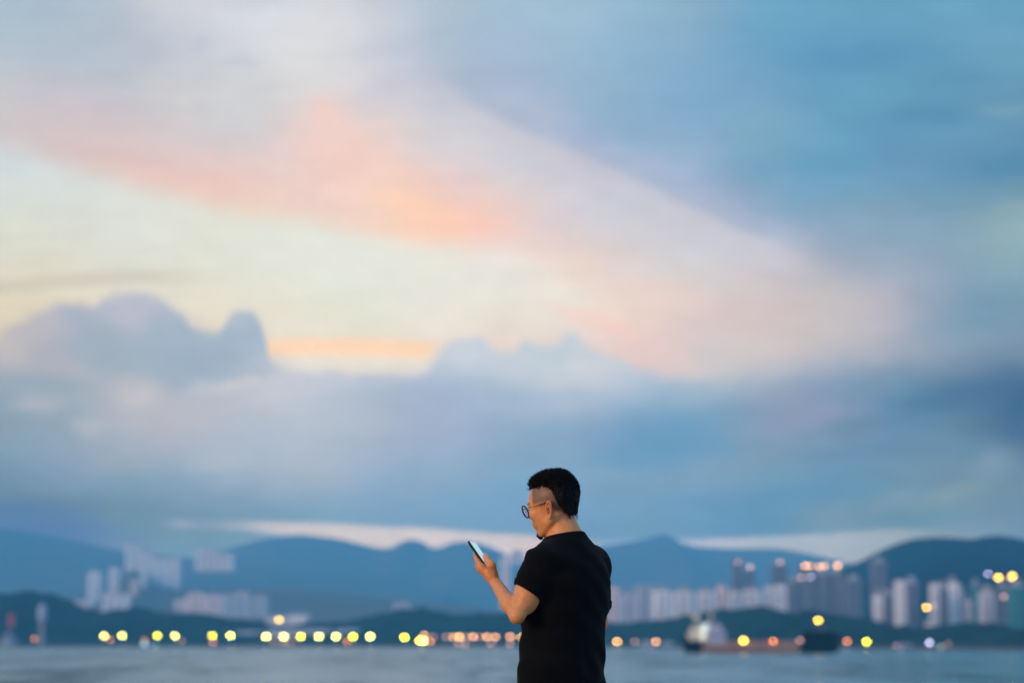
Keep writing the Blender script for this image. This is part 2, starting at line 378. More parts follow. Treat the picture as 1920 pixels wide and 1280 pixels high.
PUFFS = [
 (260,735,50,30,(202,197,202),.65,0),(340,765,120,34,(194,193,202),.5,-8),(440,722,75,16,(206,206,211),.65,-10),(70,757,48,16,(182,184,192),.6,5),
 (165,802,36,20,(184,191,200),.6,0),(410,862,70,38,(180,189,201),.4,0),(240,600,36,34,(190,192,204),.65,0),(320,640,60,55,(160,178,197),.5,0),
 (150,592,34,22,(158,175,190),.5,0),(190,645,55,45,(156,173,188),.5,0),(20,650,40,48,(194,189,190),.55,0),(390,680,120,36,(156,174,193),.6,0),
 (448,604,20,18,(184,194,209),.6,0),(70,715,95,22,(150,168,183),.55,6),(110,690,60,16,(184,184,192),.4,0),
 (870,668,52,26,(207,213,222),.55,0),(1032,668,34,22,(188,203,213),.6,0),(1112,692,46,18,(206,209,217),.55,0),(640,790,95,34,(183,193,207),.45,0),
 (950,742,220,15,(158,181,206),.55,2),(1230,852,140,26,(104,155,192),.6,-5),(700,742,130,12,(170,185,203),.45,-3),(560,735,90,12,(198,201,210),.5,-8),
 (1800,742,120,26,(80,117,152),.55,-10),(1925,800,90,42,(80,113,146),.40,0),(1690,838,170,20,(102,142,175),.5,-4),(1590,800,90,24,(98,136,164),.5,-8),
 (1860,868,60,24,(130,158,177),.55,-20),(1780,925,80,16,(134,160,176),.6,-16),(1665,942,60,18,(132,160,179),.5,-25),(1500,928,150,22,(98,149,187),.5,-6),(1700,972,120,12,(105,150,172),.5,0),
 (372,86,16,22,(184,194,208),.6,20),(445,118,50,12,(190,197,209),.6,0),(570,55,150,46,(220,221,224),.45,0),(120,110,120,26,(180,190,205),.35,8),
 (610,215,34,44,(246,208,198),.6,-30),(775,390,78,18,(255,212,184),.85,20),(880,418,95,13,(251,205,190),.6,12),(340,330,100,13,(234,199,192),.55,14),(250,300,110,10,(222,192,194),.4,14),
 (1110,598,90,18,(243,205,196),.6,18),(1240,665,70,20,(232,204,198),.35,20),(1400,590,120,34,(208,190,192),.5,-6),(1250,560,110,30,(232,208,200),.5,10),(40,975,190,22,(94,134,163),.5,8),(700,480,140,16,(228,228,220),.4,4),
 (1625,108,160,32,(90,150,187),.65,-3),(1748,216,95,22,(88,143,178),.65,4),(1565,310,85,18,(102,158,191),.45,0),(1895,312,70,26,(86,139,172),.6,-12),(1885,205,70,10,(120,163,182),.65,-6),
 (1440,245,90,48,(125,168,192),.4,0),(1800,150,200,8,(94,150,184),.4,-5),(1660,385,200,9,(132,163,184),.4,-3),(1820,380,120,8,(112,154,178),.5,-6),
 (1500,790,120,20,(142,156,184),.4,-10),(300,900,200,12,(128,160,184),.4,-3),(1350,905,160,14,(120,160,188),.4,-4),(960,700,260,8,(196,204,214),.4,0),
]
# upper rim of the long pale band that crosses the blue
f, c = streak([(-240,150),(800,165),(880,215),(960,262),(1100,318),(1200,366),(1300,416),(1400,460),(1500,496),(1600,520),(2160,600)], 26, (206,204,213), 850, 1520, 70, .42, lo=100, hi=700, amp=26)
sky = t.mix(f, sky, c)
f, c = streak([(-240,100),(800,130),(880,172),(960,216),(1100,268),(1200,316),(1300,364),(1400,412),(1500,452),(1600,490),(2160,600)], 22, (160,178,205), 870, 1480, 70, .38, lo=100, hi=700, amp=30)
sky = t.mix(f, sky, c)
for q in PUFFS:
    f, c = puff(*q); sky = t.mix(f, sky, c)
# fine mottling and drawn-out fibres
n3 = t.noise(pv, .011, 6.0, .55, .6)
rt = t.new('ShaderNodeMapping'); rt.inputs['Rotation'].default_value = (0, 0, R_(-22)); rt.inputs['Scale'].default_value = (.0032, .019, 1)
t.l.new(pv, rt.inputs[0]); n4 = t.noise(rt.outputs[0], 1.0, 6.0, .6, .7)
sky = t.vmath('SCALE', sky, scale=t.math('MULTIPLY', t.mapr(n3.outputs[0], .25, .75, .962, 1.038, False), t.mapr(n4.outputs[0], .25, .75, .965, 1.035, False)))
# light lost in the sea air on the way is made up for: the sky outside is that much brighter
HAZE_K, HAZE_TOP, HAZE_C = 1.1e-4, 640.0, (.065, .29, .56)
sinel = t.math('MAXIMUM', dz, .02)
Lp = t.math('MINIMUM', t.math('DIVIDE', HAZE_TOP - EYE, sinel), 18500.0)
tau = t.math('MULTIPLY', Lp, HAZE_K)
eT = t.math('EXPONENT', tau)
lost = t.vmath('SCALE', HAZE_C, scale=t.math('SUBTRACT', eT, 1.0))
sky = t.vmath('SUBTRACT', t.vmath('SCALE', sky, scale=eT), lost)
sky = t.vmath('MAXIMUM', sky, (.01, .01, .01))
# the rest of the dome, overhead and behind: blue evening cloud over the NISHITA sky
ns = t.new('ShaderNodeTexSky', sky_type='NISHITA'); ns.sun_disc = False
ns.sun_elevation = SUN_EL; ns.sun_rotation = SUN_AZ; ns.dust_density = 2.0; ns.air_density = 1.6
nb = t.vmath('SCALE', ns.outputs[0], scale=.06)
zc = t.noise(tc.outputs['Generated'], 2.2, 5.0, .55, .4)
dome = t.mix(t.mapr(zc.outputs[0], .35, .65), DOME_A, DOME_B)
nb = t.vmath('ADD', nb, dome)
far = t.mapr(t.math('DIVIDE', dy, t.math('MAXIMUM', t.math('SQRT', t.math('ADD', t.math('MULTIPLY', dx, dx), t.math('MULTIPLY', dy, dy))), .01)), .35, .75)
hi = t.mapr(dz, .60, .34)
sky = t.mix(t.math('MULTIPLY', far, hi), nb, sky)
bg = t.new('ShaderNodeBackground'); t.l.new(sky, bg.inputs[0]); bg.inputs[1].default_value = 1.0
wo = t.new('ShaderNodeOutputWorld'); t.l.new(bg.outputs[0], wo.inputs[0])
# ------------------------------------------------------------------ materials of the place
def mat_water():
    m, t, b, o = new_mat('sea_water')
    geo = t.new('ShaderNodeNewGeometry'); P = geo.outputs['Position']
    # wind and wake patches, long chop, small chop
    pa = t.noise(t.vmath('MULTIPLY', P, (.040, .0050, 0)), 1.0, 2.0, .5, .3)
    pb = t.noise(t.vmath('MULTIPLY', P, (.13, .018, 0)), 1.0, 2.0, .5, .3)
    pc_ = t.noise(t.vmath('MULTIPLY', P, (.34, .045, 0)), 1.0, 2.0, .5, .3)
    pn = t.new('ShaderNodeMath', operation='MULTIPLY_ADD'); t.put(pn.inputs[0], pa.outputs[0]); pn.inputs[1].default_value = .38; t.put(pn.inputs[2], t.math('ADD', t.math('MULTIPLY', pb.outputs[0], .40), t.math('MULTIPLY', pc_.outputs[0], .22)))
    pf = t.mapr(pn.outputs[0], .475, .56)
    c = t.mix(pf, (.035, .165, .180, 1), (.005, .062, .064, 1))
    t.put(b.inputs['Specular IOR Level'], t.mapr(pf, 0, 1, .50, .03, False))
    t.put(b.inputs['Base Color'], c)
    t.put(b.inputs['Roughness'], t.mapr(pn.outputs[0], .3, .7, .22, .16))
    b.inputs['IOR'].default_value = 1.333
    a1 = t.noise(t.vmath('MULTIPLY', P, (.30, .55, 0)), 1.0, 4.0, .6, .2)
    a2 = t.noise(t.vmath('MULTIPLY', P, (1.4, 2.2, 0)), 1.0, 3.0, .55)
    h = t.math('ADD', t.math('MULTIPLY', a1.outputs[0], 1.1), t.math('MULTIPLY', a2.outputs[0], .16))
    bp = t.new('ShaderNodeBump'); bp.inputs['Distance'].default_value = 1.0
    t.put(bp.inputs['Strength'], t.mapr(pn.outputs[0], .36, .62, .22, 1.0))
    t.put(bp.inputs['Height'], h); t.put(b.inputs['Normal'], bp.outputs[0])
    return m

def mat_hill(name, c1, c2, sc):
    m, t, b, o = new_mat(name)
    geo = t.new('ShaderNodeNewGeometry')
    nz = t.noise(geo.outputs['Position'], sc, 6.0, .65)
    t.put(b.inputs['Base Color'], t.mix(t.mapr(nz.outputs[0], .38, .62), (*c1, 1), (*c2, 1)))
    b.inputs['Roughness'].default_value = .95; b.inputs['Specular IOR Level'].default_value = .1
    return m

def mat_facade(name, wall, glass, fl=3.1, bay=3.6):
    m, t, b, o = new_mat(name)
    tc = t.new('ShaderNodeTexCoord')
    s = t.new('ShaderNodeSeparateXYZ'); t.l.new(tc.outputs['Object'], s.inputs[0])
    hx = t.math('ADD', s.outputs[0], s.outputs[1])
    fx = t.math('FRACT', t.math('DIVIDE', hx, bay)); fz = t.math('FRACT', t.math('DIVIDE', s.outputs[2], fl))
    wx = t.math('MULTIPLY', t.math('GREATER_THAN', fx, .28), t.math('LESS_THAN', fx, .72))
    wz = t.math('MULTIPLY', t.math('GREATER_THAN', fz, .32), t.math('LESS_THAN', fz, .80))
    win = t.math('MULTIPLY', wx, wz)
    nz = t.noise(tc.outputs['Object'], .05, 3.0)
    wc = t.vmath('SCALE', wall, scale=t.mapr(nz.outputs[0], .3, .7, .88, 1.1, False))
    t.put(b.inputs['Base Color'], t.mix(win, wc, (*glass, 1)))
    t.put(b.inputs['Roughness'], t.mapr(win, 0, 1, .85, .25, False))
    return m

M = dict(
    water=mat_water(),
    promenade=mat_plain('promenade_paving', (.22, .21, .20), .85, .15, 2.0, bump=.2),
    quay=mat_plain('quay_concrete', (.07, .07, .075), .9, .2, .3),
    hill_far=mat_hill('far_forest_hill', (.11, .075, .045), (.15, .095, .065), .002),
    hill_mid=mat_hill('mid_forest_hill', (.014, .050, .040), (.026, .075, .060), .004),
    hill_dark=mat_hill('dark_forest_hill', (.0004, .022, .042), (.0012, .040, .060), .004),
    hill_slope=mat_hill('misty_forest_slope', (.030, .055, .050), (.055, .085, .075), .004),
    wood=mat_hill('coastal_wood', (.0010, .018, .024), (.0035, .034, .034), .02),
    wall_pale=mat_facade('pale_facade', (.92, .84, .82), (.22, .26, .30)),
    wall_pink=mat_facade('pink_facade', (.95, .72, .66), (.25, .24, .27)),
    wall_grey=mat_facade('grey_facade', (.56, .54, .60), (.14, .17, .22)),
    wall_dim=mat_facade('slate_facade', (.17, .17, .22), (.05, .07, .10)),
    wall_white=mat_facade('white_facade', (.95, .90, .90), (.36, .38, .42)),
    wall_teal=mat_facade('teal_glass_facade', (.03, .22, .24), (.02, .14, .17)),
    roof=mat_plain('roof_concrete', (.34, .33, .34), .9, .15, .1),
    bay=mat_plain('recessed_glazing', (.20, .22, .27), .3, .1, .2, spec=.5),
    steel=mat_plain('galvanised_pole', (.25, .26, .27), .5, .1, .5, metal=.6),
    white=mat_plain('white_paint', (.38, .39, .50), .55, .06, .4),
    cream=mat_plain('cream_paint', (.74, .62, .44), .6, .08, .4),
    black=mat_plain('black_hull_paint', (.004, .006, .010), .8, .2, .3, spec=.04),
    red=mat_plain('red_lead_paint', (.30, .18, .14), .7, .2, .3),
    redp=mat_plain('red_marker_paint', (.40, .05, .06), .6, .1, .4),
    glass=mat_plain('dark_window_glass', (.03, .05, .07), .15, .05, 1, spec=.6),
)
LAMPM = dict(
    yellow=mat_emit('lamp_lemon', (1.0, .84, .02), 36.8),
    pale=mat_emit('lamp_pale_yellow', (1.0, .93, .20), 40.0),
    amber=mat_emit('lamp_amber', (1.0, .50, .12), 22.8),
    orange=mat_emit('lamp_orange', (1.0, .28, .06), 15.8),
    gold=mat_emit('lamp_gold', (1.0, .55, .04), 31.5),
    peach=mat_emit('lamp_peach', (1.0, .44, .15), 17.5),
    dusk=mat_emit('lamp_dim_rose', (.80, .42, .30), 7.9),
    white=mat_emit('lamp_cold_white', (.85, .95, .88), 7),
    lilac=mat_emit('lamp_lilac', (.72, .66, 1.0), 17.5),
    teal=mat_emit('lamp_teal', (.45, .85, .85), 8.8),
)

# ------------------------------------------------------------------ promenade, water
mb = MB(); mb.box(-90, 90, -60, 13.2, 2.35, 2.85); mb.box(-90, 90, 12.9, 13.5, -1.0, 2.98, ch=.03)
mb.box(-90, 90, -60, 12.88, -1.0, 2.34)
tag(mb.build('promenade', M['promenade']), kind='structure')
mb = MB(); mb.add([(-9000, -900, 0), (9000, -900, 0), (9000, 17500, 0), (-9000, 17500, 0)], [(0, 1, 2, 3)])
tag(mb.build('water', M['water']), kind='structure')

# ------------------------------------------------------------------ shoreline, hills, woods
SH = [(-500, 2350), (960, 2150), (1250, 1800), (1500, 1500), (1920, 1290), (2400, 1250)]
def shoreY(px): return float(np.interp(px, [a for a, b in SH], [b for a, b in SH]))

def ridge(name, pts, Y, mat, front, back, step_px, rough, kind='structure', foot=None, rz=.55, coast=False, nsc=1.0, lump=0.0, fan=False):
    """terrain whose crest runs along pts; falls to the foot in front and behind"""
    xs = np.arange(pts[0][0], pts[-1][0] + 1, step_px)
    crest = np.interp(xs, [p[0] for p in pts], [p[1] for p in pts])
    nr = 30
    vs, fs = [], []
    for j in range(nr):
        q = j / (nr - 1)
        for i, px in enumerate(xs):
            Yc = (shoreY(px) + front) if coast else Y
            if callable(Y) and not coast: Yc = Y(px)
            u, v = uv(px, crest[i])
            zc = EYE + v * Yc
            if q < .6:
                s = q / .6; yy_ = Yc - front * (1 - s)
                prof = math.sin(s * math.pi / 2) ** 1.15
            else:
                s = (q - .6) / .4; yy_ = Yc + back * s
                prof = math.cos(s * math.pi / 2) ** 1.2
            X = u * (yy_ if fan else Yc)
            nval = mnoise.fractal(Vector((X, yy_, 0)) * (nsc / (front + 50)) * 3.0, 1.0, 2.0, 6)
            z = zc * prof + rough * zc * nval * min(1.0, prof * 1.2)
            if lump: z += lump * (abs(mnoise.noise(Vector((X, yy_, 3)) * .06)) + .5 * mnoise.noise(Vector((X, yy_, 9)) * .17)) * (1 if prof > .08 else 0)
            if q == 0 or q == 1: z = -3.0
            vs.append((X, yy_, z))
    n = len(xs)
    for j in range(nr - 1):
        for i in range(n - 1):
            fs.append((j*n+i, j*n+i+1, (j+1)*n+i+1, (j+1)*n+i))
    o = mesh_obj(name, vs, fs, mat, smooth=True)
    return tag(o, kind=kind)

ridge('mountain', [(-700,1040),(-400,1000),(-200,985),(0,990),(60,996),(130,1010),(200,1024),(300,1040),(420,1050),(560,1062),(700,1080),(850,1110)], 9500, M['hill_far'], 2600, 1800, 12, .03)
ridge('mountain', [(150,1110),(230,1092),(300,1075),(360,1062),(420,1044),(470,1026),(520,1012),(575,1005),(640,1012),(685,1023),(720,1030),(742,1029),(765,1016),(778,1012),(796,1018),(815,1030),(832,1028),(850,1019),(875,1017),(905,1022),(935,1034),(960,1048),(985,1052),(1010,1046),(1050,1040),(1100,1030),(1140,1023),(1180,1017),(1210,1012),(1228,1005),(1240,1005),(1258,1018),(1290,1027),(1350,1030),(1440,1030),(1480,1038),(1520,1048),(1580,1062),(1640,1085),(1720,1120),(1800,1150)], 11500, M['hill_far'], 3500, 2500, 8, .012)
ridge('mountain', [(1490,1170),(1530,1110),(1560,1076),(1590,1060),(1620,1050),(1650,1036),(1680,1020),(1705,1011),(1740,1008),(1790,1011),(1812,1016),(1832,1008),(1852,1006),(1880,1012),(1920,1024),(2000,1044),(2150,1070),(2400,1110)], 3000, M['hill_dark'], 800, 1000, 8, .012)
HY, HF_ = 6300.0, 2300.0
HPTS = [(40,1150),(90,1130),(160,1126),(215,1118),(232,1090),(246,1070),(262,1074),(285,1098),(340,1104),(420,1106),(520,1102),(620,1112),(760,1125),(900,1140),(1000,1160)]
ridge('hill', HPTS, HY, M['hill_far'], HF_, 1200, 8, 0.0, fan=True)
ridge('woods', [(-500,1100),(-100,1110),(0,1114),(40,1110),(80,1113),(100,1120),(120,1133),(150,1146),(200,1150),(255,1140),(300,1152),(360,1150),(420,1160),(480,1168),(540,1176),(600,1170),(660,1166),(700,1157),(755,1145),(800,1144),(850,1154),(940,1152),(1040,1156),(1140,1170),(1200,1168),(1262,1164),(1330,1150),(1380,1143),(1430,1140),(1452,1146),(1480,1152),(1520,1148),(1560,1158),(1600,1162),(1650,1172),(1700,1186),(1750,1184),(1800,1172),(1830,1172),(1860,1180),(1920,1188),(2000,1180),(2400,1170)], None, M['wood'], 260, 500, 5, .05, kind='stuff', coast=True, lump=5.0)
# quay wall along the far shore
mb = MB()
qx = list(range(-400, 2351, 50))
for a, b in zip(qx[:-1], qx[1:]):
    def qp(px, d, z):
        Y = shoreY(px) + d; return ((px-960)/FPX*Y, Y, z)
    mb.add([qp(a,-6,-1), qp(b,-6,-1), qp(b,-6,2.2), qp(a,-6,2.2), qp(b,40,2.2), qp(a,40,2.2)], [(0,1,2,3),(3,2,4,5)])
tag(mb.build('quay', M['quay']), kind='structure')

# ------------------------------------------------------------------ far buildings
def on_slope(px, yb):
    """distance at which the slope of the left hill passes through that bearing"""
    cz = EYE + uv(px, float(np.interp(px, [p[0] for p in HPTS], [p[1] for p in HPTS])))[1]*HY
    best, bd = HY - 20, 1e9
    for k in range(60):
        q = k/59; Yq = HY - HF_*(1-q); zt = cz*math.sin(q*math.pi/2)**1.15
        d_ = abs(EYE + uv(px, yb)[1]*Yq - zt)
        if d_ < bd: best, bd = Yq, d_
    return best
def tower(x0, x1, yt, yb, Y, mat, label, group, kind='building', bays=2, top='box', roofc=None, name='apartment_tower'):
    a, b_ = W(x0, yb, Y), W(x1, yb, Y)
    w = b_.x - a.x; h = W((x0+x1)/2, yt, Y).z - a.z
    dep = max(12.0, min(w, 32.0)) if kind == 'building' else 14.0
    emb = min(14, .3*h + 4)
    root = empty(name, ((a.x+b_.x)/2, Y + dep/2, a.z - emb))
    tag(root, label, 'building', group)
    H = h + emb; hw, hd = w/2, dep/2
    mb = MB()
    rh = 0 if top == 'flat' else min(.07*H + 2, 7)
    mb.box(-hw, hw, -hd, hd, 0, H - rh, ch=min(.6, w*.04))
    for k in range(bays):                                # projecting wings between the glazed recesses
        c = -hw + w*(k+.5)/bays
        mb.box(c - w/bays*.34, c + w/bays*.34, -hd-1.8, -hd-.003, 0, H - rh - 2.5)
    mb.build('wall', M[mat], root)
    for k in range(bays - 1):
        c = -hw + w*(k+1)/bays
        g = MB(); g.box(c - w/bays*.14, c + w/bays*.14, -hd-.5, -hd-.004, 1, H - rh - 3)
        g.build('stairwell_glazing', M['bay'], root)
    r = MB()
    if top == 'gable':
        r.add([(-hw-1,-hd-1,H-rh),(hw+1,-hd-1,H-rh),(hw+1,hd+1,H-rh),(-hw-1,hd+1,H-rh),(-hw,0,H),(hw,0,H)], [(3,2,1,0),(0,1,5,4),(2,3,4,5),(1,2,5),(3,0,4)])
    elif top == 'flat':
        r.box(-hw-.4, hw+.4, -hd-.4, hd+.4, H+.003, H+1.0)
    else:
        r.box(-hw-.3, hw+.3, -hd-.3, hd+.3, H-rh+.003, H-rh+1.1)
        r.box(-hw*.45, hw*.45, -hd*.5, hd*.5, H-rh+1.103, H)
    r.build('roof', M[roofc or 'roof'], root)
    return root

GL, GM, GN, GR = 'pale towers on the left hillside', 'long row of pale housing blocks right of the man', 'dim towers behind the housing row', 'towers below the dark mountain on the right'
B = [
 # left hillside
 (164,187,1066,1126,3354,'wall_white','pale tower, leftmost of the two separate towers left of the hillside cluster',GL),
 (204,222,1063,1122,2924,'wall_pale','slim pale tower, second of the two separate towers left of the hillside cluster',GL),
 (236,250,1014,1060,3956,'wall_white','highest pale tower standing on top of the left hillside cluster',GL),
 (252,262,1022,1062,3956,'wall_pale','narrow tower close right of the highest tower on the left hillside',GL),
 (262,273,1028,1100,3612,'wall_pale','tall slim tower under the highest tower of the left hillside cluster',GL),
 (274,286,1032,1078,3870,'wall_pale','pale tower in the gap in the middle of the left hillside cluster',GL),
 (288,306,1046,1098,3698,'wall_white','pale tower, last but one on the right of the left hillside cluster',GL),
 (309,336,1046,1105,3698,'wall_pale','broad pale tower at the right end of the left hillside cluster',GL),
 (246,257,1086,1116,3440,'wall_pink','small pink tower low in front of the left hillside cluster',GL),
 (366,400,1030,1058,5160,'wall_pale','faint pale block high on the slope right of the left hillside cluster',GL),
 (402,437,1038,1060,5160,'wall_pale','fainter pale block beside the high one on the misty slope',GL),
 (120,142,1124,1142,2924,'wall_pale','low pale block at the shoulder of the dark left headland',GL),
 (146,164,1122,1152,3182,'wall_pink','low pinkish block just right of the dark headland shoulder',GL),
 (166,180,1112,1138,3268,'wall_white','small white block below the leftmost separate tower',GL),
 (192,212,1112,1148,2924,'wall_pale','low pale block below the second separate tower',GL),
 (216,242,1114,1150,2924,'wall_pale','wide low block right below the second separate tower',GL),
 (326,350,1120,1148,2924,'wall_pink','low stepped pink block, left end of the pink group above the wood',GL),
 (350,382,1106,1152,2924,'wall_pink','large pink block in the middle of the pink group above the wood',GL),
 (385,412,1110,1156,2924,'wall_pink','tall narrow pink block, right end of the pink group above the wood',GL),
 (414,470,1114,1158,3526,'wall_grey','wide grey slab beside the pink group above the wood',GL),
 (440,466,1106,1122,3784,'wall_pink','pinkish penthouse block rising behind the wide grey slab',GL),
 (472,500,1112,1158,3526,'wall_grey','narrower grey slab right of the wide grey slab',GL),
 (738,768,1128,1148,4300,'wall_grey','lone faint block over the wood in mid picture, above the double lamp',None),
 (540,578,1148,1170,2900,'wall_white','low white hall on the rise behind the lamp above the quay row',None),
 (500,538,1152,1172,2900,'wall_pale','low pale hall behind the raised amber lamp',None),
 (939,957,1044,1124,3600,'wall_pale','single pale lavender tower close left of the man\'s elbow',None),
 (958,982,1030,1050,6500,'wall_pink','pale pink block on the saddle between phone and shirt sleeve',None),
 # housing row
 (1140,1161,1100,1166,2640,'wall_pink','pinkish block at the left end of the row, touching the man\'s back',GM),
 (1166,1192,1104,1166,2800,'wall_grey','blue grey block, second of the housing row from the man',GM),
 (1194,1224,1098,1166,2880,'wall_grey','blue grey block with pale roof left of the brightest pink block',GM),
 (1226,1258,1096,1168,2560,'wall_white','brightest pink white block of the housing row',GM),
 (1264,1300,1098,1164,2640,'wall_pale','wide pale block directly right of the brightest block',GM),
 (1309,1340,1099,1158,2640,'wall_pale','pale block above the stern of the ship',GM),
 (1345,1364,1090,1148,2640,'wall_pink','pinkish narrow block in the middle of the housing row',GM),
 (1366,1386,1100,1150,2640,'wall_pale','pale block between the pinkish narrow block and the middle hill top',GM),
 (1393,1428,1098,1146,2640,'wall_pale','wide pale block above the highest bump of the wood',GM),
 (1437,1452,1098,1150,2640,'wall_pale','narrow pale block, last but one at the right end of the housing row',GM),
 (1455,1475,1096,1152,2640,'wall_white','bright pale block at the right end of the housing row',GM),
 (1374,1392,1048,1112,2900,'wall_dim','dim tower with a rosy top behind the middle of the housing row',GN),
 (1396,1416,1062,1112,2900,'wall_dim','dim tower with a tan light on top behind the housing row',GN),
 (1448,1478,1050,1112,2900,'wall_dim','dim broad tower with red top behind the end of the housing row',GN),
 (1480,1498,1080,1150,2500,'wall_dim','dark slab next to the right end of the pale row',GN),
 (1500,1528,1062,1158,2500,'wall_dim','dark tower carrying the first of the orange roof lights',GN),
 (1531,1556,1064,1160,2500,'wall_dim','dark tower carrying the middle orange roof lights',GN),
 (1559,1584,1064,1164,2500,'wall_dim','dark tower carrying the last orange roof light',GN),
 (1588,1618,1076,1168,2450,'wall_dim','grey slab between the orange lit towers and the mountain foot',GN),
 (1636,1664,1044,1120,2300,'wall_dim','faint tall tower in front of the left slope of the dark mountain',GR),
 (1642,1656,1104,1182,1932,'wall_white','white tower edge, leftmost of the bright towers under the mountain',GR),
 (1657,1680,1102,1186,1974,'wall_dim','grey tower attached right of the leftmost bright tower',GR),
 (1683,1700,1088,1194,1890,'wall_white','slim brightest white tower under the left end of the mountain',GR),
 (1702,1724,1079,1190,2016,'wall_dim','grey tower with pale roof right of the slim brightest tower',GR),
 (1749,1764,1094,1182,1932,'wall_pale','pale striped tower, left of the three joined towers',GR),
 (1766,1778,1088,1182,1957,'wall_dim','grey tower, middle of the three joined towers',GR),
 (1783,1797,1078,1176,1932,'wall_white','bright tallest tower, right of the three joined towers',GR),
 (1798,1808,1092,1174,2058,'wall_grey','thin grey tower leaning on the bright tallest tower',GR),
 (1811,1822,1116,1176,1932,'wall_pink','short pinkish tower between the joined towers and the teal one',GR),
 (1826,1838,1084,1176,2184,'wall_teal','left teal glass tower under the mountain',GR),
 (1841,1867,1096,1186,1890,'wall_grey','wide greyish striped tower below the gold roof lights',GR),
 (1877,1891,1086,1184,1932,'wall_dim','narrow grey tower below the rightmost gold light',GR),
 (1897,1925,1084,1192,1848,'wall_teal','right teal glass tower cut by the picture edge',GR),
 (1741,1748,1160,1184,1848,'wall_pink','small pink block at the foot of the striped tower',GR),
 # halls along the quay
 (168,228,1186,1206,2330,'wall_pink','long low pinkish shed behind the first two quay lamps',None),
 (244,320,1184,1207,2330,'wall_grey','long low grey shed behind the third and fourth quay lamps',None),
 (420,490,1182,1206,2310,'wall_grey','low grey shed left of the row of seven quay lamps',None),
 (500,620,1178,1206,2290,'wall_grey','long low terminal hall behind the left half of the row of seven lamps',None),
 (630,745,1178,1206,2280,'wall_grey','long low terminal hall behind the right end of the row of seven lamps',None),
 (830,935,1196,1208,2240,'wall_pink','low rosy shed beneath the close orange lamps',None),
 (1205,1222,1200,1212,1860,'wall_pale','small pale boathouse on the far shore left of the ship',None),
 (1245,1262,1202,1212,1830,'wall_pink','small pink boathouse nearest the stern of the ship',None),
 (1688,1712,1206,1214,1400,'wall_pink','small dim hut on the shore under the slim brightest tower',None),
]
for (x0,x1,yt,yb,Y,mat,lab,grp) in B:
    if grp == GL: Y = on_slope((x0+x1)/2, yb - 1) if not lab.startswith(('faint pale block', 'fainter')) else Y
    low = (yb - yt) < 30 and Y < 3000
    tower(x0, x1, yt, yb, Y, mat, lab, grp, kind='hall' if low else 'building',
          bays=1 if low else (3 if x1-x0 > 28 else 2), top='gable' if low else ('flat' if (x0 % 3 == 0) else 'box'),
          name='waterfront_hall' if low else 'apartment_tower', roofc='white' if 'pale roof' in lab else None)

# ------------------------------------------------------------------ lamps of the far shore
def lamp(px, py, mat, label, group, sz=1.0, Y=None, base=None, kind='quay'):
    Y = Y or shoreY(px) - 3
    p = W(px, py, Y); bz = 2.2 if base is None else W(px, base, Y).z
    root = empty('street_lamp' if kind == 'quay' else 'roof_light', (p.x, p.y, bz))
    tag(root, label, 'street lamp' if kind == 'quay' else 'light', group)
    h = p.z - bz; r = 1.25 * sz * Y / 2266
    mb = MB()
    if h > .5 + r:
        mb.tube([(0,1.2*r,0),(0,1.2*r,h*.98),(0,.3*r,h+r*.9)], [.22,.16,.10], 8); mb.tube([(0,1.2*r,0),(0,1.2*r,.6)], [.45,.4], 8)
    else:
        mb.tube([(0,1.2*r,-1),(0,1.2*r,h)], [.2,.2], 8)
    mb.tube([(0,0,h+r*.78),(0,0,h+r*.92)], [r*.9,r*.5], 12)
    mb.build('pole', M['steel'], root)
    lb = MB(); lb.ball((0,0,h), (r, r, r*.8), 12, 8)
    lb.build('lamp_head', LAMPM[mat], root, True)
    return root
G7, G2, GO, GRR = 'lemon yellow lamps along the far quay', 'lemon yellow lamps along the far quay', 'close orange lamps left of the man', 'orange lamps along the right shore'
num = ['first', 'second', 'third', 'fourth', 'fifth', 'sixth', 'seventh']
for k, (x, m_) in enumerate([(195,'pale'),(229,'pale'),(295,'yellow'),(328,'pale'),(398,'yellow'),(432,'pale')]):
    lamp(x, 1191, m_, ['first bright yellow quay lamp from the left, touching an orange one', 'second bright yellow quay lamp from the left, over the pink shed', 'third yellow quay lamp from the left, over a teal light', 'fourth yellow quay lamp from the left', 'fifth yellow quay lamp from the left, with an orange light under it', 'sixth yellow quay lamp from the left, last before the row of seven'][k], G7, .82)
for k, x in enumerate([499,532,564,598,630,662,694]):
    lamp(x, 1192.5, ['pale','pale','yellow','pale','pale','yellow','pale'][k], num[k] + ' lamp of the evenly spaced yellow row of seven', G7, .95)
lamp(758, 1194, 'yellow', 'lone yellow quay lamp between the row of seven and the bright double lamp', G7, .95)
lamp(787, 1200, 'yellow', 'left half of the overlapping bright double yellow lamp', G7, .95)
lamp(793, 1201, 'pale', 'right half of the overlapping bright double yellow lamp', G7, 1.0)
lamp(523, 1161, 'gold', 'raised amber lamp above the row of seven, before a low hall', None, .85, Y=2800, base=1172)
